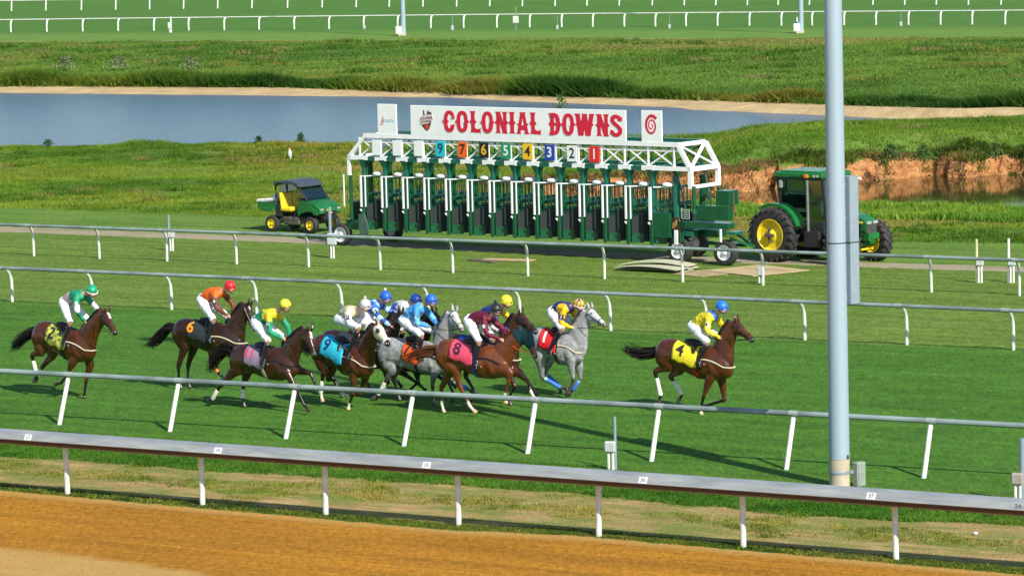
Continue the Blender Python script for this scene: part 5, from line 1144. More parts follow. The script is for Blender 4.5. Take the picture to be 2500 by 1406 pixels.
    for i in range(190):
        t = random.uniform(.12, 1.0)*(len(nk)-1.001); j = int(t); q = nk[j]*(1-(t-j))+nk[j+1]*(t-j); c = Vector(q[:3]); d = (Vector(nk[min(j+1, len(nk)-1)][:3])-Vector(nk[j][:3])).normalized(); a_ = d.cross(Vector((0, 1, 0))); cu = -a_ if a_.z < 0 else a_
        b0 = c+cu*(q[4]*.93); s_ = random.choice((-1, 1, -1)); ln_ = random.uniform(.06, .15)*sc; bk = -d*random.uniform(0, .06)+cu*random.uniform(-.01, .05)
        cur.append([b0-cu*.02, b0+cu*.02+bk*.5, b0+bk+Vector((0, s_*ln_*.45, 0))-cu*.01, b0+bk*1.6+Vector((0, s_*ln_*.62, 0))-cu*ln_*.6])
    strands("mane", None, cur, hair, root, .0085)
    # tail
    if D.get('tail'):
        tp_ = [T(-.76, 1.36)]+[S.pt(px, 0) for px in D['tail']]; C = crom([(*p,) for p in tp_], 5); m = len(C); cur = []
        for i in range(130):
            o_ = Vector((random.gauss(0, 1), random.gauss(0, 1), random.gauss(0, 1))); e_ = int(m*random.uniform(.62, 1.0)); pts = []; w2 = Vector((random.gauss(0, 1), random.gauss(0, 1), random.gauss(0, 1)))
            for j in range(0, e_, 2): t = j/(m-1); pts.append(Vector(C[j])+o_*(.018+.045*math.sin(math.pi*min(t*.75+.15, 1)))*sc*.8+w2*(.045*t*t))
            if len(pts) > 2: cur.append(pts)
        strands("tail", None, cur, hair if not D.get('tailcol') else D['tailcol'], root, .013)
    # tack ---------------------------------------------------------
    Tn = crom(torso, 6)
    def skin(xl, ang, off=.012):
        """point on the torso: xl along the torso param, ang from the spine down the near side"""
        p0 = T(xl, 0); d = [(abs(((Vector(q[:3])-hip).dot(e)/k-.50)-xl), i) for i, q in enumerate(Tn)]; _, i = min(d); i2 = min(i+1, len(Tn)-1); i1 = max(i-1, 0)
        xs_ = [((Vector(Tn[j][:3])-hip).dot(e)/k-.50) for j in range(len(Tn))]
        q = np.array([np.interp(xl, xs_, Tn[:, c]) for c in range(5)]); c = Vector(q[:3]); return c+up*((q[4]+off)*math.cos(ang))+Vector((0, -1, 0))*((q[3]+off)*math.sin(ang)*1.0)
    cc = D['cloth']; x0, x1 = D.get('cx', (-.36, .16)); cm = mat("saddlecloth_"+D['n'], cc[0], .7, cc[2] if len(cc) > 2 else tuple(x*.85 for x in cc[0]), scale=cc[3] if len(cc) > 3 else 5, bump=.015, bscale=7)
    for sgn in (1, -1):
        P = []; nu, nv = 12, 14; 
        for i in range(nu+1):
            for j in range(nv+1):
                tt = j/nv; xl = x0+(x1-x0)*i/nu+.10*tt*(.3-i/nu)*-.3; an = .05+tt*(1.76-.07*math.sin(i*1.1+1)); q = skin(xl, an*sgn, .016+.012*tt*abs(math.sin(i*1.1+j*.3))); P.append(q)
        Fs = [(i*(nv+1)+j, i*(nv+1)+j+1, (i+1)*(nv+1)+j+1, (i+1)*(nv+1)+j) for i in range(nu) for j in range(nv)]
        o = MB().add(P, Fs).build("saddle_cloth", cm, root, smooth=True); sf = o.modifiers.new("t", 'SOLIDIFY'); sf.thickness = .008; sf.offset = 0
    if cc[1] and D.get('fig', D['n']):
        fg_ = D.get('fig', D['n']); vs_, fs = text_geo(fg_, .42 if len(fg_) < 2 else .34, 2); bm = bmesh.new(); bv = [bm.verts.new(v) for v in vs_]
        for f in fs:
            try: bm.faces.new([bv[i] for i in f])
            except ValueError: pass
        bmesh.ops.triangulate(bm, faces=bm.faces)
        for _ in range(2): bmesh.ops.subdivide_edges(bm, edges=[e_ for e_ in bm.edges if e_.calc_length() > .04], cuts=1)
        bmesh.ops.triangulate(bm, faces=bm.faces)
        xc = D.get('figx', x0+.155); rz_ = .30*sc
        for v in bm.verts:
            x, y = v.co.x, v.co.y; an = D.get('figa', .98)-y/rz_*.95; v.co = skin(xc+x/k*.95, an, .034)
        me = bpy.data.meshes.new("cloth_number"); bm.to_mesh(me); bm.free(); me.materials.append(mat("cloth_figure_"+D['n'], cc[1], .6, cc[1])); o = link("cloth_number", me, root); sf = o.modifiers.new("t", 'SOLIDIFY'); sf.thickness = .004
    b = MB()
    for sgn in (1, -1): b.tube([skin(.03, .25*sgn, .03), skin(.06, .6*sgn, .03), skin(.09, .95*sgn, .025)], [.06, .06, .035], 8)
    b.tube([skin(-.20, 0, .05), skin(-.08, 0, .045), skin(.06, 0, .05), skin(.14, 0, .07)], [.06, .11, .10, .045], 10); b.build("saddle", M_leather, root, smooth=True)
    b = MB(); g_ = [skin(.13, an, .012) for an in np.linspace(-3.1, 3.1, 30)]
    for i in range(29): b.bar(g_[i], g_[i+1], .07, .012, up=(g_[i]-T(.13, 1.18)).normalized())
    b.build("girth", M_leather if not D.get('girth') else mat("coloured_girth_"+D['n'], D['girth'], .6), root)
    # breast strap
    nkc = lambda t, an, of: None
    bs = [skin(.30+.30*math.cos(an)*.0+ (.46-.30)*(1-abs(an)/1.5)*1.0, 0, 0) for an in (0,)]
    b = MB(); ring_ = []
    for i in range(21):
        an = -1+2*i/20; xl = .20+.53*(1-abs(an)**2.2); q = skin(min(xl, .70), (1.25+.25*(1-abs(an)))*(1 if an < 0 else -1), .014); 
        if abs(an) < .22: q = T(.795, 1.13)+Vector((0, an*.5, 0))+e*.02
        ring_.append(q)
    b.tube(ring_, .016, 6); b.build("breast_strap", M_breast if D.get('strap', 1) else M_leather, root, smooth=True)
    # bridle
    bl = mat("bridle_"+D['n'], D['bridle'], .4) if D.get('bridle') else M_leather
    def hr(t, n=16, grow=1.06):
        hh_ = crom(head, 6); j = min(int((t+.06)/1.06*(len(hh_)-1)), len(hh_)-1); q = hh_[j]; c = Vector(q[:3]); return [c+side*(q[3]*grow*math.cos(6.2832*i/n))+jaw*(q[4]*grow*math.sin(6.2832*i/n)) for i in range(n+1)]
    if not hood:
        b = MB()
        for t, gr in ((.60, 1.07), (.10, 1.05)): b.tube(hr(t, grow=gr), .0095, 5)
        A_, B_ = hr(.10), hr(.60); C_ = hr(.84)
        for i in (0, 8): b.tube([A_[i], A_[i].lerp(B_[i], .5)+side*(.01 if i == 0 else -.01), B_[i], C_[i]], .009, 5)
        b.build("bridle", bl, root, smooth=True)
    C_ = hr(.83); b = MB()
    for i in (0, 8): b.lathe([(.028, -.005), (.036, 0), (.028, .005)], C_[i], side, 10)
    b.build("bit_ring", M_steel, root)
    if hood:
        hm = mat("hood_"+D['n'], hood, .7, tuple(x*.8 for x in hood), scale=6); Bh = Blob(); hh_ = [(q[0], q[1], q[2], q[3]*1.13+.004, q[4]*1.10+.004) for q in head[(0 if hood[0] > .3 else 0):(6 if hood[0] > .3 else 5)]]; Bh.tube(hh_, 'h', 14, 3)
        if hood[0] < .3: Bh.tube([(neck[-2][0], neck[-2][1], neck[-2][2], neck[-2][3]*1.1, neck[-2][4]*1.1), (neck[-1][0], neck[-1][1], neck[-1][2], neck[-1][3]*1.15, neck[-1][4]*1.12)], 'h', 14, 3)
        Bh.build("blinker_hood", hm, root, .02)
        if hood[0] > .3:
            for q in (-1, 1): MB().ell(poll+hd*HL*.33+side*(q*.112*sc)-jaw*.045*sc, (.055, .050, .055), 12, 8).build("eye_cup", mat("blinker_cup", (.03, .012, .008), .4), root, smooth=True)
            b = MB(); b.tube(hr(.72, grow=1.3), .026, 8); b.build("noseband", mat("sheepskin", (.75, .75, .78), .9, bump=.01), root, smooth=True)
    # bandages
    for key, mm in D.get('band', {}).items():
        j0, f0, h0 = legs[key]; mm = {'w': M_band, 'b': M_bblue, 'o': M_bor}[mm]
        t0, t1 = (.28, 1.02) if mm != M_bor else (.5, .8)
        p0 = j0.lerp(f0, t0); p1 = j0.lerp(f0, t1); MB().tube([p0, p0.lerp(p1, .1), p0.lerp(p1, .5), p0.lerp(p1, .9), p1], [.040*sc, .047*sc, .045*sc, .052*sc, .046*sc], 12).build("leg_bandage", mm, root, smooth=True)
        if mm == M_bblue: p2 = j0.lerp(f0, .14); MB().tube([p2, p0], [.042*sc, .044*sc], 12).build("bandage_top", mat("pale_bandage", (.35, .55, .50), .8), root, smooth=True)
    D['skin'] = skin; D['T'] = T; return root

def make_jockey(D):
    S = D['S']; J = D['j']; root = empty("person", S.o, -S.a, J['label'], "jockey", "jockeys riding in the race"); root['category'] = "jockey"
    hel = S.pt(J['helm'], J.get('hy', 0)); sh = S.pt(J['sh'], -.02); hp_ = S.pt(J['hip'], 0); el = S.pt(J['el'], -.27); ha = S.pt(J['hand'], -.10); kn = S.pt(J['knee'], -.30); an = S.pt(J['ank'], -.34)
    up_ = (sh-hp_).normalized(); hdv = Vector((.80, -.12+J.get('yaw', 0), -.35)).normalized(); hs = 1.08
    HM = Matrix.Rotation(J.get('turn', -.55), 3, 'Z'); hv = lambda x, y, z: HM @ Vector((x, y, z)); HM4 = HM.to_4x4(); hdv = HM @ Vector((.86, 0, -.35)).normalized()
    head_c = hel+hv(.016, 0, -.062); nk0 = sh+up_*.05+Vector((.02, 0, .03))
    far = lambda p, w_=None: Vector((p.x, -p.y if w_ is None else w_, p.z))
    arm_w = .17
    def arms(B, g, tg, cut=1.0):
        for s_ in (-1, 1):
            e_ = Vector((el.x+(.0 if s_ < 0 else .10), s_*abs(el.y), el.z+(.0 if s_ < 0 else .02))); h_ = Vector((ha.x+(0 if s_ < 0 else .06), s_*.09, ha.z)); a_ = Vector((sh.x-.01, s_*arm_w, sh.z-.03)); h2 = e_.lerp(h_, cut)
            B.tube([(*a_, .060*g), (*a_.lerp(e_, .5), .052*g), (*e_, .043*g), (*e_.lerp(h_, .45*cut), .042*g), (*h2, .028*g)], tg+('_n' if s_ < 0 else '_f'), 12, 3)
        return
    def legs(B, g, tg):
        for s_ in (-1, 1):
            k_ = Vector((kn.x, s_*abs(kn.y), kn.z)); a_ = Vector((an.x, s_*abs(an.y), an.z)); h_ = Vector((hp_.x, s_*.09, hp_.z-.03))
            B.tube([(*h_, .115*g), (*h_.lerp(k_, .45), .098*g), (*h_.lerp(k_, .8), .074*g), (*k_, .066*g)], tg, 12, 3)
            if tg == 'bleg': B.tube([(*k_, .055), (*k_.lerp(a_, .3), .052), (*a_, .034), (*(a_+Vector((.10, 0, -.045))), .035, .03), (*(a_+Vector((.19, 0, -.04))), .025, .02)], tg, 10, 3)
    B = Blob(); mid = hp_.lerp(sh, .5)+Vector((-up_.z, 0, up_.x))*.035
    B.tube([(*hp_, .13, .10), (*mid, .125, .10), (*sh, .16, .095), (*(sh+up_*.06), .10, .07)], 'torso', 14, 4); B.tube([(*nk0, .055), (*head_c.lerp(nk0, .4), .052), (*head_c, .06)], 'skin', 10, 3)
    B.ell(head_c, (.102*hs, .082*hs, .112*hs), 'skin', M=HM4); B.ell(head_c+hv(.058, 0, -.062), (.052, .052, .056), 'skin', M=HM4); B.tube([(*(head_c+hdv*.085+Vector((0, 0, .0))), .014), (*(head_c+hdv*.105+Vector((.0, 0, -.03))), .017), (*(head_c+hdv*.085+Vector((0, 0, -.04))), .012)], 'skin', 8, 2)
    for s_ in (-1, 1): B.ell(head_c+hv(-.01, s_*.088, -.012), (.022, .014, .032), 'skin', M=HM4)
    arms(B, .82, 'arm'); legs(B, .85, 'bleg')
    for s_ in (-1, 1):
        h_ = Vector((ha.x+(0 if s_ < 0 else .06), s_*.09, ha.z)); dr_ = Vector((.9, 0, -.35)).normalized(); B.ell(h_+dr_*.035, (.045, .026, .035), 'hand', )
        for q in range(4):
            kx = h_+dr_*.070+Vector((0, s_*.012, .024-.017*q)); B.tube([(*(h_+dr_*.03+Vector((0, s_*.014, .024-.017*q))), .011), (*kx, .011), (*(kx+Vector((.012, -s_*.025, -.008))), .010), (*(kx+Vector((-.016, -s_*.036, -.010))), .009)], 'hand', 8, 2)
        B.tube([(*(h_+Vector((.01, -s_*.012, .02))), .013), (*(h_+dr_*.04+Vector((0, -s_*.022, .034))), .011), (*(h_+dr_*.065+Vector((0, -s_*.02, .028))), .009)], 'hand', 8, 2)
    glove = J.get('glove')
    B.build("body", M_skin, root, .0125, lambda co, tg, t: (((.30, .22, .16) if False else (.66, .36, .25)) if tg == 'skin' or (tg == 'hand' and not glove) else (glove if tg == 'hand' else (.30, .16, .10))), smooth=2)
    # silks
    B = Blob(); B.tube([(*hp_.lerp(sh, -.02), .155, .125), (*hp_.lerp(sh, .22), .165, .140), (*mid, .18, .150), (*sh, .205, .132), (*(sh+up_*.065), .15, .105), (*(sh+up_*.10+Vector((.01, 0, .02))), .07, .07)], 'torso', 16, 4); arms(B, 1.38, 'arm', .93)
    fn = J['silk']
    def sc_(co, tg, t):
        lx = (co-hp_).dot(up_)/max((sh-hp_).length, .1); return fn(co, tg, t, lx, co.y)
    B.build("silks", M_silk, root, .015, sc_, smooth=2, wob=.022, wsc=9)
    B = Blob(); B.tube([(*hp_.lerp(sh, -.12), .145, .13), (*hp_.lerp(sh, .06), .14, .118)], 'p', 14, 4); B.ell(hp_+Vector((-.05, 0, -.03)), (.13, .165, .13), 'p'); legs(B, 1.16, 'p'); B.build("breeches", M_breech, root, .017, None, smooth=2, wob=.014, wsc=11)
    for s_ in (-1, 1):
        k_ = Vector((kn.x, s_*abs(kn.y), kn.z)); a_ = Vector((an.x, s_*abs(an.y), an.z)); c0 = k_.lerp(a_, .12)
        b = Blob(); b.tube([(*c0, .066), (*k_.lerp(a_, .4), .062), (*k_.lerp(a_, .8), .044), (*a_, .042)], 'b', 12, 3); b.tube([(*(a_+Vector((-.035, 0, -.015))), .036), (*(a_+Vector((.05, 0, -.04))), .040, .034), (*(a_+Vector((.14, 0, -.045))), .036, .026), (*(a_+Vector((.19, 0, -.04))), .022, .016)], 'b', 12, 3); b.build("boot", M_boot, root, .014)
        s0 = a_+Vector((.085, 0, -.08)); stb = MB(); stb.tube([s0+Vector((0, -.05, 0)), s0+Vector((0, .05, 0)), s0+Vector((0, .045, .07)), s0+Vector((0, 0, .13)), s0+Vector((0, -.045, .07)), s0+Vector((0, -.05, 0))], .008, 6)
        L0 = D['skin'](.07, .5*(-s_), .05) if 'skin' in D else s0+Vector((0, 0, .5)); stb.bar(s0+Vector((0, 0, .13)), L0, .022, .006); stb.build("stirrup", M_steel, D['root'])
    # helmet
    hc = J['hcol']; b = MB(); RM = HM4 @ Matrix.Rotation(.22, 4, 'Y'); b.ell(hel+Vector((-.008, 0, -.008)), (.152, .130, .125), 18, 10, 0, .56, M=RM)
    o = b.build("helmet", mat("helmet_"+D['n'], hc, .4, hc if not J.get('hc2') else J['hc2'], scale=1.2 if not J.get('hc2') else 5), root, smooth=True)
    b = MB(); rim = []
    for i in range(25):
        t = 2*math.pi*i/24; pk = .065*max(0, math.cos(t))**2; rim.append(hel+RM @ Vector(((.150+pk)*math.cos(t)-.008, .130*math.sin(t), -.042-.012*max(0, math.cos(t)))))
    b.tube(rim, .014, 6); b.build("helmet_brim", mat("brim_"+D['n'], J.get('brim', tuple(x*.8 for x in hc)), .4), root, smooth=True)
    if J.get('pom'): MB().ell(hel+hv(-.03, 0, .148), (.035, .035, .035), 10, 6).build("pompom", mat("pompom_"+D['n'], J['pom'], .8), root, smooth=True)
    if J.get('panel'):
        b = MB()
        for q in range(4):
            aa = q*math.pi/2-.94; P = []
            for i in range(7):
                for j in (0, 1):
                    ph = math.pi*.55*i/6; t = aa+j*math.pi/4; P.append(hel+Vector((-.008, 0, -.008))+RM @ Vector((.157*math.sin(ph)*math.cos(t), .135*math.sin(ph)*math.sin(t), .130*math.cos(ph))))
            b.add(P, [(i*2, i*2+1, i*2+3, i*2+2) for i in range(6)])
        b.build("helmet_panel", mat("helmet_panel_"+D['n'], J['panel'], .4), root)
    b = MB(); gg = [head_c+hv(.005, 0, .026)+hv(.104*math.cos(t)*1.05, .091*math.sin(t)*1.05, 0) for t in np.linspace(-1.9, 1.9, 16)]; b.tube(gg, .012, 6)
    for s_ in (-1, 1): b.ell(head_c+hv(.094, s_*.038, .010), (.020, .032, .018), 10, 6, M=HM4)
    b.build("goggles", M_gog, root, smooth=True)
    MB().ell(head_c+hv(.106, 0, -.078), (.010, .022, .006), 8, 5, M=HM4).build("mouth", mat("lips", (.32, .10, .08), .5), root)
    b = MB(); b.tube([head_c+hv(0, -.092, 0), head_c+hv(.03, -.076, -.085), head_c+hv(.05, 0, -.122), head_c+hv(.03, .076, -.085), head_c+hv(0, .092, 0)], .006, 6); b.build("chin_strap", M_leather, root)
    # arm number
    if J.get('num'):
        a_ = Vector((sh.x-.01, -arm_w, sh.z-.03)); e_ = Vector((el.x, -abs(el.y), el.z)); c = a_.lerp(e_, .55); d = (a_-e_).normalized(); nn = Vector((.15, -1, .25)); nn = (nn-d*nn.dot(d)).normalized(); rt = d.cross(nn)
        Mx = Matrix((rt, d, nn)).transposed().to_4x4(); Mx.translation = c+nn*.062
        pm = M_numb if J.get('numinv', 1) else M_numw; P = []
        b = MB()
        for i in range(7):
            x = -.055+.11*i/6
            for y in (-.062, .062): P.append(Mx @ Vector((x, y, .010-7*x*x)))
        b.add(P, [(i*2, i*2+1, i*2+3, i*2+2) for i in range(6)]); o = b.build("arm_band", pm, root); sf = o.modifiers.new("t", 'SOLIDIFY'); sf.thickness = .006
        flat_text(J['num'], .125 if len(J['num']) < 2 else .10, Mx, M_numw if pm == M_numb else M_numb, o, "arm_number", .018)
    # reins and whip
    hy = ha+Vector((.03, 0, 0)); mz = D['muz3']; b = MB()
    for s_ in (-1, 1):
        h_ = Vector((ha.x+.05, s_*.09, ha.z)); m_ = Vector((mz.x, mz.y+s_*.06, mz.z)); b.tube([h_, h_.lerp(m_, .5)+Vector((0, s_*.03, -.04)), m_], .008, 5)
    b.build("reins", mat("reins_"+D['n'], D.get('reins', (.02, .018, .016)), .6), D['root'], smooth=True)
    return root
R1 = lambda *a: [(x/3.348, 640+y/3.348) for x, y in a]
R2 = lambda *a: [(340+x/3.348, 640+y/3.348) for x, y in a]
R3 = lambda *a: [(740+x/3.7, 660+y/3.7) for x, y in a]
R4 = lambda *a: [(1020+x/3.7, 680+y/3.7) for x, y in a]
R5 = lambda *a: [(1480+x/4.135, 700+y/4.135) for x, y in a]
def tpl(hx, hy, leg=0, d=0, up=0):
    """an unseen horse's outline, placed from its rider's helmet"""
    q = lambda *a: [(hx+x, hy+y) for x, y in a]
    legs = [dict(hn=q((-115, 155), (-150, 185), (-130, 235), (-138, 262)), hf=q((-90, 150), (-100, 190), (-75, 235), (-90, 262)), fn=q((5, 185), (20, 215), (5, 245), (10, 266)), ff=q((20, 175), (50, 200), (60, 232), (72, 256))),
            dict(hn=q((-110, 155), (-140, 190), (-115, 232), (-105, 258)), hf=q((-80, 155), (-72, 192), (-45, 220), (-35, 240)), fn=q((0, 180), (5, 215), (-15, 240), (-25, 258)), ff=q((25, 178), (60, 205), (85, 225), (98, 240)))][leg]
    legs = {k_: [(x, y-up*(i+1)/4) for i, (x, y) in enumerate(v)] for k_, v in legs.items()}
    return dict(hip=q((-123, 121))[0], sho=q((-10, 130))[0], poll=q((42, 38))[0], muz=q((85, 78))[0], tail=q((-160, 115), (-195, 130), (-235, 118)), ground=(hx-60, hy+255), **legs)
c_y = (.72, .60, .02); c_g = (.01, .27, .14)
def silk_plain(c, arm=None, collar=None, cuff=None):
    def f(co, tg, t, lx, y):
        if collar and tg == 'torso' and lx > .93: return collar
        if tg.startswith('arm') and arm and t > .12: return arm
        if tg.startswith('arm') and cuff and t > .8: return cuff
        return c
    return f
def silk_11(co, tg, t, lx, y):
    if tg == 'torso':
        if .50 < lx < .80 and abs(abs(y)*1.6-(lx-.45)*.6) < .06: return c_y
        if lx > .88: return c_y
    if tg.startswith('arm') and t < .22: return c_y
    return c_g
def silk_2(co, tg, t, lx, y):
    if tg == 'torso': return (.62, .42, .52) if lx < .45 or abs(lx-.52) < .05 else c_g
    if .30 < t < .52: return (.75, .55, .65)
    return c_g
def silk_5(co, tg, t, lx, y):
    b, l = (.02, .10, .50), (.40, .66, .82)
    if tg == 'torso': return l if (int((lx+5)*4.2)+int((y+5)*9)) % 2 else b
    return l if int(t*6) % 2 else b
def silk_12(co, tg, t, lx, y):
    if tg == 'torso': return (.55, .58, .56) if lx > .38 and y > -.12 or lx > .7 else (.03, .11, .45)
    return (.05, .12, .42) if .2 < t < .5 else (.50, .54, .56)
def silk_1(co, tg, t, lx, y):
    if tg == 'torso': return (.015, .03, .17)
    return (.75, .44, .01) if not .26 < t < .38 else (.015, .03, .17)
def silk_7(co, tg, t, lx, y):
    if tg == 'torso': return (.10, .42, .78) if lx > .35 else (.05, .27, .62)
    return (.14, .50, .80) if .25 < t < .62 else (.05, .28, .68)
def silk_9(co, tg, t, lx, y):
    if tg == 'torso': return (.66, .60, .36) if lx > .8 else (.52, .50, .38)
    return (.70, .70, .74) if t > .10 else (.6, .56, .42)
def silk_3(co, tg, t, lx, y):
    return (.78, .50, .01) if (tg == 'torso' and y > -.02) or tg == 'arm_f' else (.02, .05, .25)
def silk_8(co, tg, t, lx, y):
    return (.075, .004, .02) if noise.noise(co*16) > .1 else (.15, .008, .03)
HS = []
# --- 4
HS.append(dict(n="4", coat="bay", label="leading bay racehorse alone in front, yellow number 4 saddlecloth, white hind bandages", hip=R5((665, 690))[0], sho=R5((1120, 740))[0], poll=R5((1300, 355))[0], muz=R5((1490, 548))[0], tail=R5((470, 665), (350, 678), (240, 640), (150, 575)), ground=(1700, 1005),
    hn=R5((640, 800), (495, 855), (548, 1090), (530, 1170)), hf=R5((745, 830), (650, 900), (765, 1085), (725, 1165)), fn=R5((1045, 930), (985, 1100), (955, 1225), (960, 1290)), ff=R5((1165, 930), (1195, 1140), (1040, 1190), (955, 1215)), band={'hn': 'w', 'hf': 'w'}, cloth=((.80, .68, .02), (.02, .02, .02)), socks=('fn',), girth=(.45, .01, .03), strap=1, head=34,
    j=dict(label="jockey in yellow silks with blue collar and blue helmet, on the leading bay", helm=(1763, 746), sh=(1739, 772), hip=(1697, 793), el=(1727, 808), hand=(1759, 826), knee=(1728, 836), ank=(1703, 884), silk=silk_plain((.72, .62, .02), None, (.03, .13, .50)), hcol=(.02, .17, .75), num="4", numinv=0)))
# --- 1
HS.append(dict(n="1", coat="grey", label="pale grey racehorse with red number 1 saddlecloth and blue leg bandages, second in the field", hip=R4((1135, 585))[0], sho=R4((1400, 610))[0], poll=R4((1548, 285))[0], muz=R4((1700, 425))[0], tail=R4((1010, 520), (930, 560)), ground=(1370, 968), air=.06, dapple=.5,
    hn=R4((1105, 740), (1125, 890), (1290, 985), (1355, 992)), hf=R4((1180, 750), (1150, 850), (1262, 955), (1300, 1040)), fn=R4((1380, 760), (1405, 900), (1385, 985), (1345, 1045)), ff=R4((1455, 790), (1470, 905), (1405, 1000), (1360, 1045)), band={'hn': 'b', 'hf': 'b', 'ff': 'b'}, cloth=((.75, .01, .02), (.82, .80, .82)), cx=(-.42, .12), head=34,
    j=dict(label="jockey in navy silks, yellow sleeves and quartered yellow helmet on the pale grey horse", helm=(1414, 740), sh=(1386, 752), hip=(1353, 758), el=(1370, 790), hand=(1398, 800), knee=(1372, 804), ank=(1340, 858), silk=silk_1, hcol=(.75, .40, .02), panel=(.015, .04, .22), brim=(.7, .7, .72), num="1", glove=(.8, .8, .82))))
# --- 8
HS.append(dict(n="8", coat="chestnut", label="bright chestnut racehorse with pink number 8 saddlecloth and dark teal blinker hood, head lowered", hip=R4((305, 690))[0], sho=R4((700, 720))[0], poll=(1286, 806), muz=(1311, 876), crest=.05, tail=R4((170, 640), (80, 650), (-40, 690), (-170, 745)), tailcol=(.14, .05, .016), ground=(1180, 1005),
    hn=R4((340, 830), (385, 985), (470, 1150), (545, 1232)), hf=R4((285, 840), (215, 985), (220, 1140), (240, 1212)), fn=R4((820, 840), (820, 930), (785, 1050), (795, 1130)), ff=R4((900, 845), (990, 925), (1050, 1010), (1090, 1060)), socks=('hn', 'hf', 'fn'), cloth=((.68, .06, .12), (.03, .01, .04)), hood=(.004, .045, .06), cx=(-.40, .10), girth=(.02, .08, .45), head=31, reins=(.65, .05, .02), strap=0,
    j=dict(label="jockey in dark maroon silks and black helmet riding the chestnut with the pink cloth", helm=(1211, 752), sh=(1190, 776), hip=(1150, 780), el=(1188, 814), hand=(1222, 829), knee=(1170, 834), ank=(1158, 890), silk=silk_8, hcol=(.02, .022, .03), pom=(.02, .02, .03), num="8")))
# --- 3
d3 = tpl(1237, 732, 0, up=8); d3.update(poll=(1268, 768), muz=(1312, 812), crest=.12, mane='dark')
HS.append(dict(n="3", coat="brown", label="dark maned bay racehorse half hidden behind the chestnut with the teal hood", cloth=((.02, .06, .40), None), head=31, band={}, socks=('ff',),
    j=dict(label="jockey in yellow and navy silks and bright yellow helmet behind the maroon jockey", helm=(1237, 732), sh=(1215, 757), hip=(1170, 775), el=(1212, 792), hand=(1240, 806), knee=(1205, 825), ank=(1180, 872), silk=silk_3, hcol=(.74, .66, .03), yaw=-.25), **d3))
# --- 7
HS.append(dict(n="7", coat="grey", label="dappled grey racehorse with white face and orange number 7 saddlecloth", hip=(962, 862), sho=(1068, 868), poll=(1106, 762), muz=(1131, 808), crest=.16, tail=[(915, 850), (900, 880)], ground=(1010, 985), dapple=1.0, bridle=(.02, .02, .02),
    hn=[(955, 905), (946, 922), (924, 962), (908, 975)], hf=[(968, 900), (960, 925), (972, 958), (976, 978)], fn=[(1060, 905), (1056, 940), (1057, 972), (1060, 988)], ff=[(1085, 905), (1105, 930), (1140, 948), (1156, 958)], band={'hn': 'w', 'ff': 'b'}, cloth=((.80, .10, .01), (.03, .01, .01)), head=33, cx=(-.16, .20), figx=-.06, strap=0,
    j=dict(label="jockey in plain light blue silks and blue helmet on the dappled grey horse", helm=(1053, 730), sh=(1026, 752), hip=(991, 779), el=(1019, 789), hand=(1053, 799), knee=(1030, 819), ank=(1023, 866), silk=silk_7, hcol=(.02, .12, .58), num="7", glove=(.03, .03, .03))))
# --- 12
d12 = tpl(1016, 729, 1, up=24)
HS.append(dict(n="12", coat="dark", label="dark racehorse almost hidden behind the dappled grey, only its legs showing below", cloth=((.03, .03, .05), None), head=31, band={'hf': 'w'},
    j=dict(label="jockey in grey and blue silks and the darkest of the three blue helmets", helm=(1016, 729), sh=(992, 748), hip=(962, 757), el=(980, 772), hand=(1010, 800), knee=(985, 808), ank=(962, 862), silk=silk_12, hcol=(.012, .05, .28), num="12"), **d12))
# --- 5
d5 = tpl(942, 722, 1, up=8); d5.update(poll=(975, 765), muz=(1005, 812))
HS.append(dict(n="5", coat="dark", label="dark racehorse almost hidden between the bay with the white hood and the dappled grey", cloth=((.02, .025, .03), None), head=31, band={'fn': 'w'},
    j=dict(label="jockey in checked blue silks and blue helmet with a white pompom", helm=(942, 722), sh=(920, 745), hip=(893, 757), el=(925, 775), hand=(955, 797), knee=(918, 808), ank=(890, 860), silk=silk_5, hcol=(.02, .11, .55), pom=(.8, .8, .8), num="5", yaw=-.25), **d5))
# --- 9
HS.append(dict(n="9", coat="bay", label="bay racehorse in a white blinker hood with turquoise number 9 saddlecloth", hip=(796, 855), sho=(880, 875), poll=(922, 797), muz=(950, 842), py=-.12, crest=.10, tail=[(757, 845), (745, 872)], ground=(830, 998), head=44, hood=(.72, .66, .50),
    hn=[(793, 905), (788, 918), (783, 958), (788, 982)], hf=[(808, 905), (800, 925), (828, 930), (818, 955)], fn=[(862, 915), (862, 962), (852, 988), (850, 1000)], ff=[(893, 915), (880, 962), (848, 965), (830, 958)], socks=('hn', 'fn', 'ff', 'hf'), band={'hn': 'w'}, cloth=((.02, .45, .68), (.01, .02, .10)), cx=(-.42, .20),
    j=dict(label="jockey in cream and white silks and pale grey helmet on the white hooded bay", helm=(892, 742), sh=(862, 760), hip=(834, 775), el=(853, 789), hand=(872, 817), knee=(876, 800), ank=(848, 866), silk=silk_9, hcol=(.52, .52, .54), pom=(.55, .55, .57), num="10", numinv=1, yaw=-.3)))
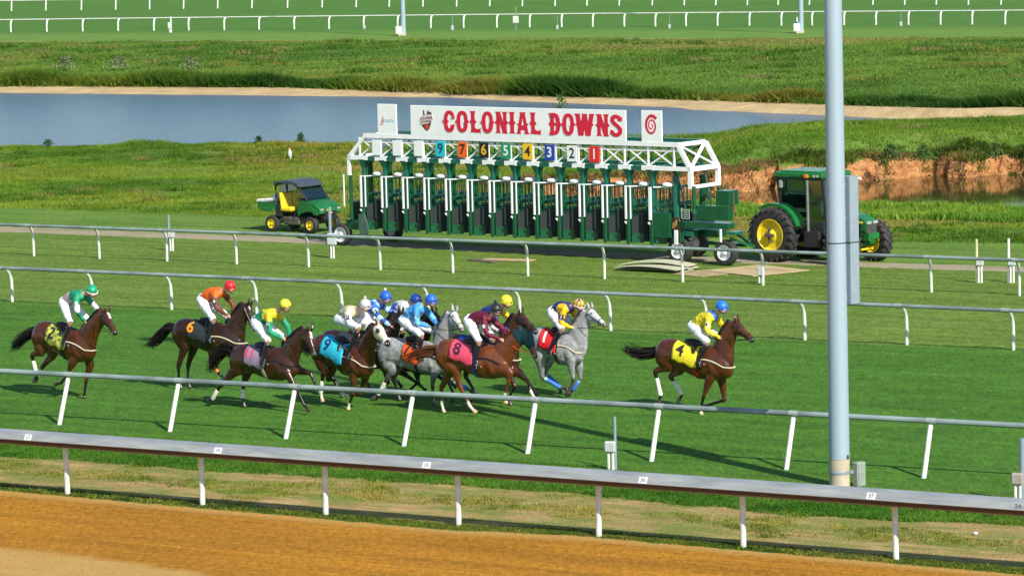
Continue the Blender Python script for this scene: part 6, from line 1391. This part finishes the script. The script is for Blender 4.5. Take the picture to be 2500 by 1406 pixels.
# --- 11
HS.append(dict(n="11", coat="brown", label="dark bay racehorse with grey and red saddlecloth, running between numbers 6 and 9", hip=R2((870, 800))[0], sho=R2((1180, 800))[0], poll=R2((1375, 560))[0], muz=R2((1440, 770))[0], tail=R2((730, 700), (670, 740), (615, 800), (590, 860), (545, 885)), ground=(655, 998), blaze=1, head=36,
    hn=R2((775, 890), (655, 1015), (600, 1115), (560, 1130)), hf=R2((880, 900), (850, 1010), (845, 1110), (862, 1185)), fn=R2((1200, 900), (1285, 1035), (1345, 1160), (1390, 1218)), ff=R2((1290, 880), (1400, 910), (1440, 1000), (1452, 1060)), band={'hn': 'w', 'hf': 'w'}, cloth=((.22, .15, .24), (.75, .03, .08), (.28, .24, .32), 3), cx=(-.34, .12), figx=-.21, girth=(.5, .48, .3), strap=0,
    j=dict(label="jockey in green and yellow silks and yellow helmet on the number 11 bay", helm=(697, 742), sh=(667, 766), hip=(630, 782), el=(660, 810), hand=(690, 826), knee=(655, 833), ank=(640, 884), silk=silk_11, hcol=(.70, .66, .04), brim=(.1, .16, .03), num="11", yaw=-.15)))
# --- 6
HS.append(dict(n="6", coat="dark", label="dark brown racehorse with black saddlecloth and orange number 6, second from the left", hip=R2((400, 585))[0], sho=R2((740, 610))[0], poll=R2((885, 345))[0], muz=R2((950, 560))[0], tail=R2((235, 540), (165, 620), (105, 675), (50, 670)), ground=(500, 930), crest=.10, head=31, mane='dark',
    hn=R2((370, 690), (320, 850), (325, 960), (345, 1040)), hf=R2((440, 700), (400, 840), (395, 960), (415, 1030)), fn=R2((600, 730), (585, 840), (660, 915), (700, 960)), ff=R2((720, 730), (790, 800), (860, 900), (880, 950)), band={'fn': 'o'}, cloth=((.02, .025, .025), (.85, .28, .01)), cx=(-.36, .14), figx=-.30,
    j=dict(label="jockey in orange silks with brown sleeves and red helmet on the dark brown horse", helm=(562, 696), sh=(534, 714), hip=(497, 728), el=(529, 752), hand=(555, 771), knee=(522, 782), ank=(508, 828), silk=silk_plain((.80, .14, .01), (.16, .05, .02)), hcol=(.65, .02, .03), num="6")))
# --- 2
HS.append(dict(n="2", coat="bay", label="trailing bay racehorse at the far left with yellow and black number 2 saddlecloth", hip=R1((385, 610))[0], sho=R1((670, 660))[0], poll=R1((862, 410))[0], muz=R1((948, 590))[0], py=-.06, tail=R1((235, 590), (165, 640), (120, 690), (85, 735)), ground=(150, 965), blaze=1, head=38,
    hn=R1((330, 730), (262, 760), (300, 920), (272, 985)), hf=R1((430, 750), (350, 850), (310, 930), (290, 975)), fn=R1((590, 820), (560, 900), (500, 985), (440, 1000)), ff=R1((735, 830), (705, 970), (690, 1070), (690, 1112)), band={'hn': 'w', 'hf': 'w'}, cloth=((.60, .66, .08), (.02, .02, .02), (.02, .03, .02), 11), cx=(-.32, .22), bridle=(.02, .02, .02),
    j=dict(label="jockey in green and pink silks and green helmet on the trailing bay", helm=(225, 707), sh=(197, 722), hip=(161, 734), el=(189, 760), hand=(207, 787), knee=(172, 788), ank=(154, 838), silk=silk_2, hcol=(.01, .30, .15), brim=(.7, .72, .7), num="2", numinv=0)))
import time
for D in HS:
    t0 = time.time(); make_horse(D); t1 = time.time(); make_jockey(D)
bpy.data.scenes.remove(TMP)
# rows beneath the horses: the scene is complete
print("objects", len(COL.objects))
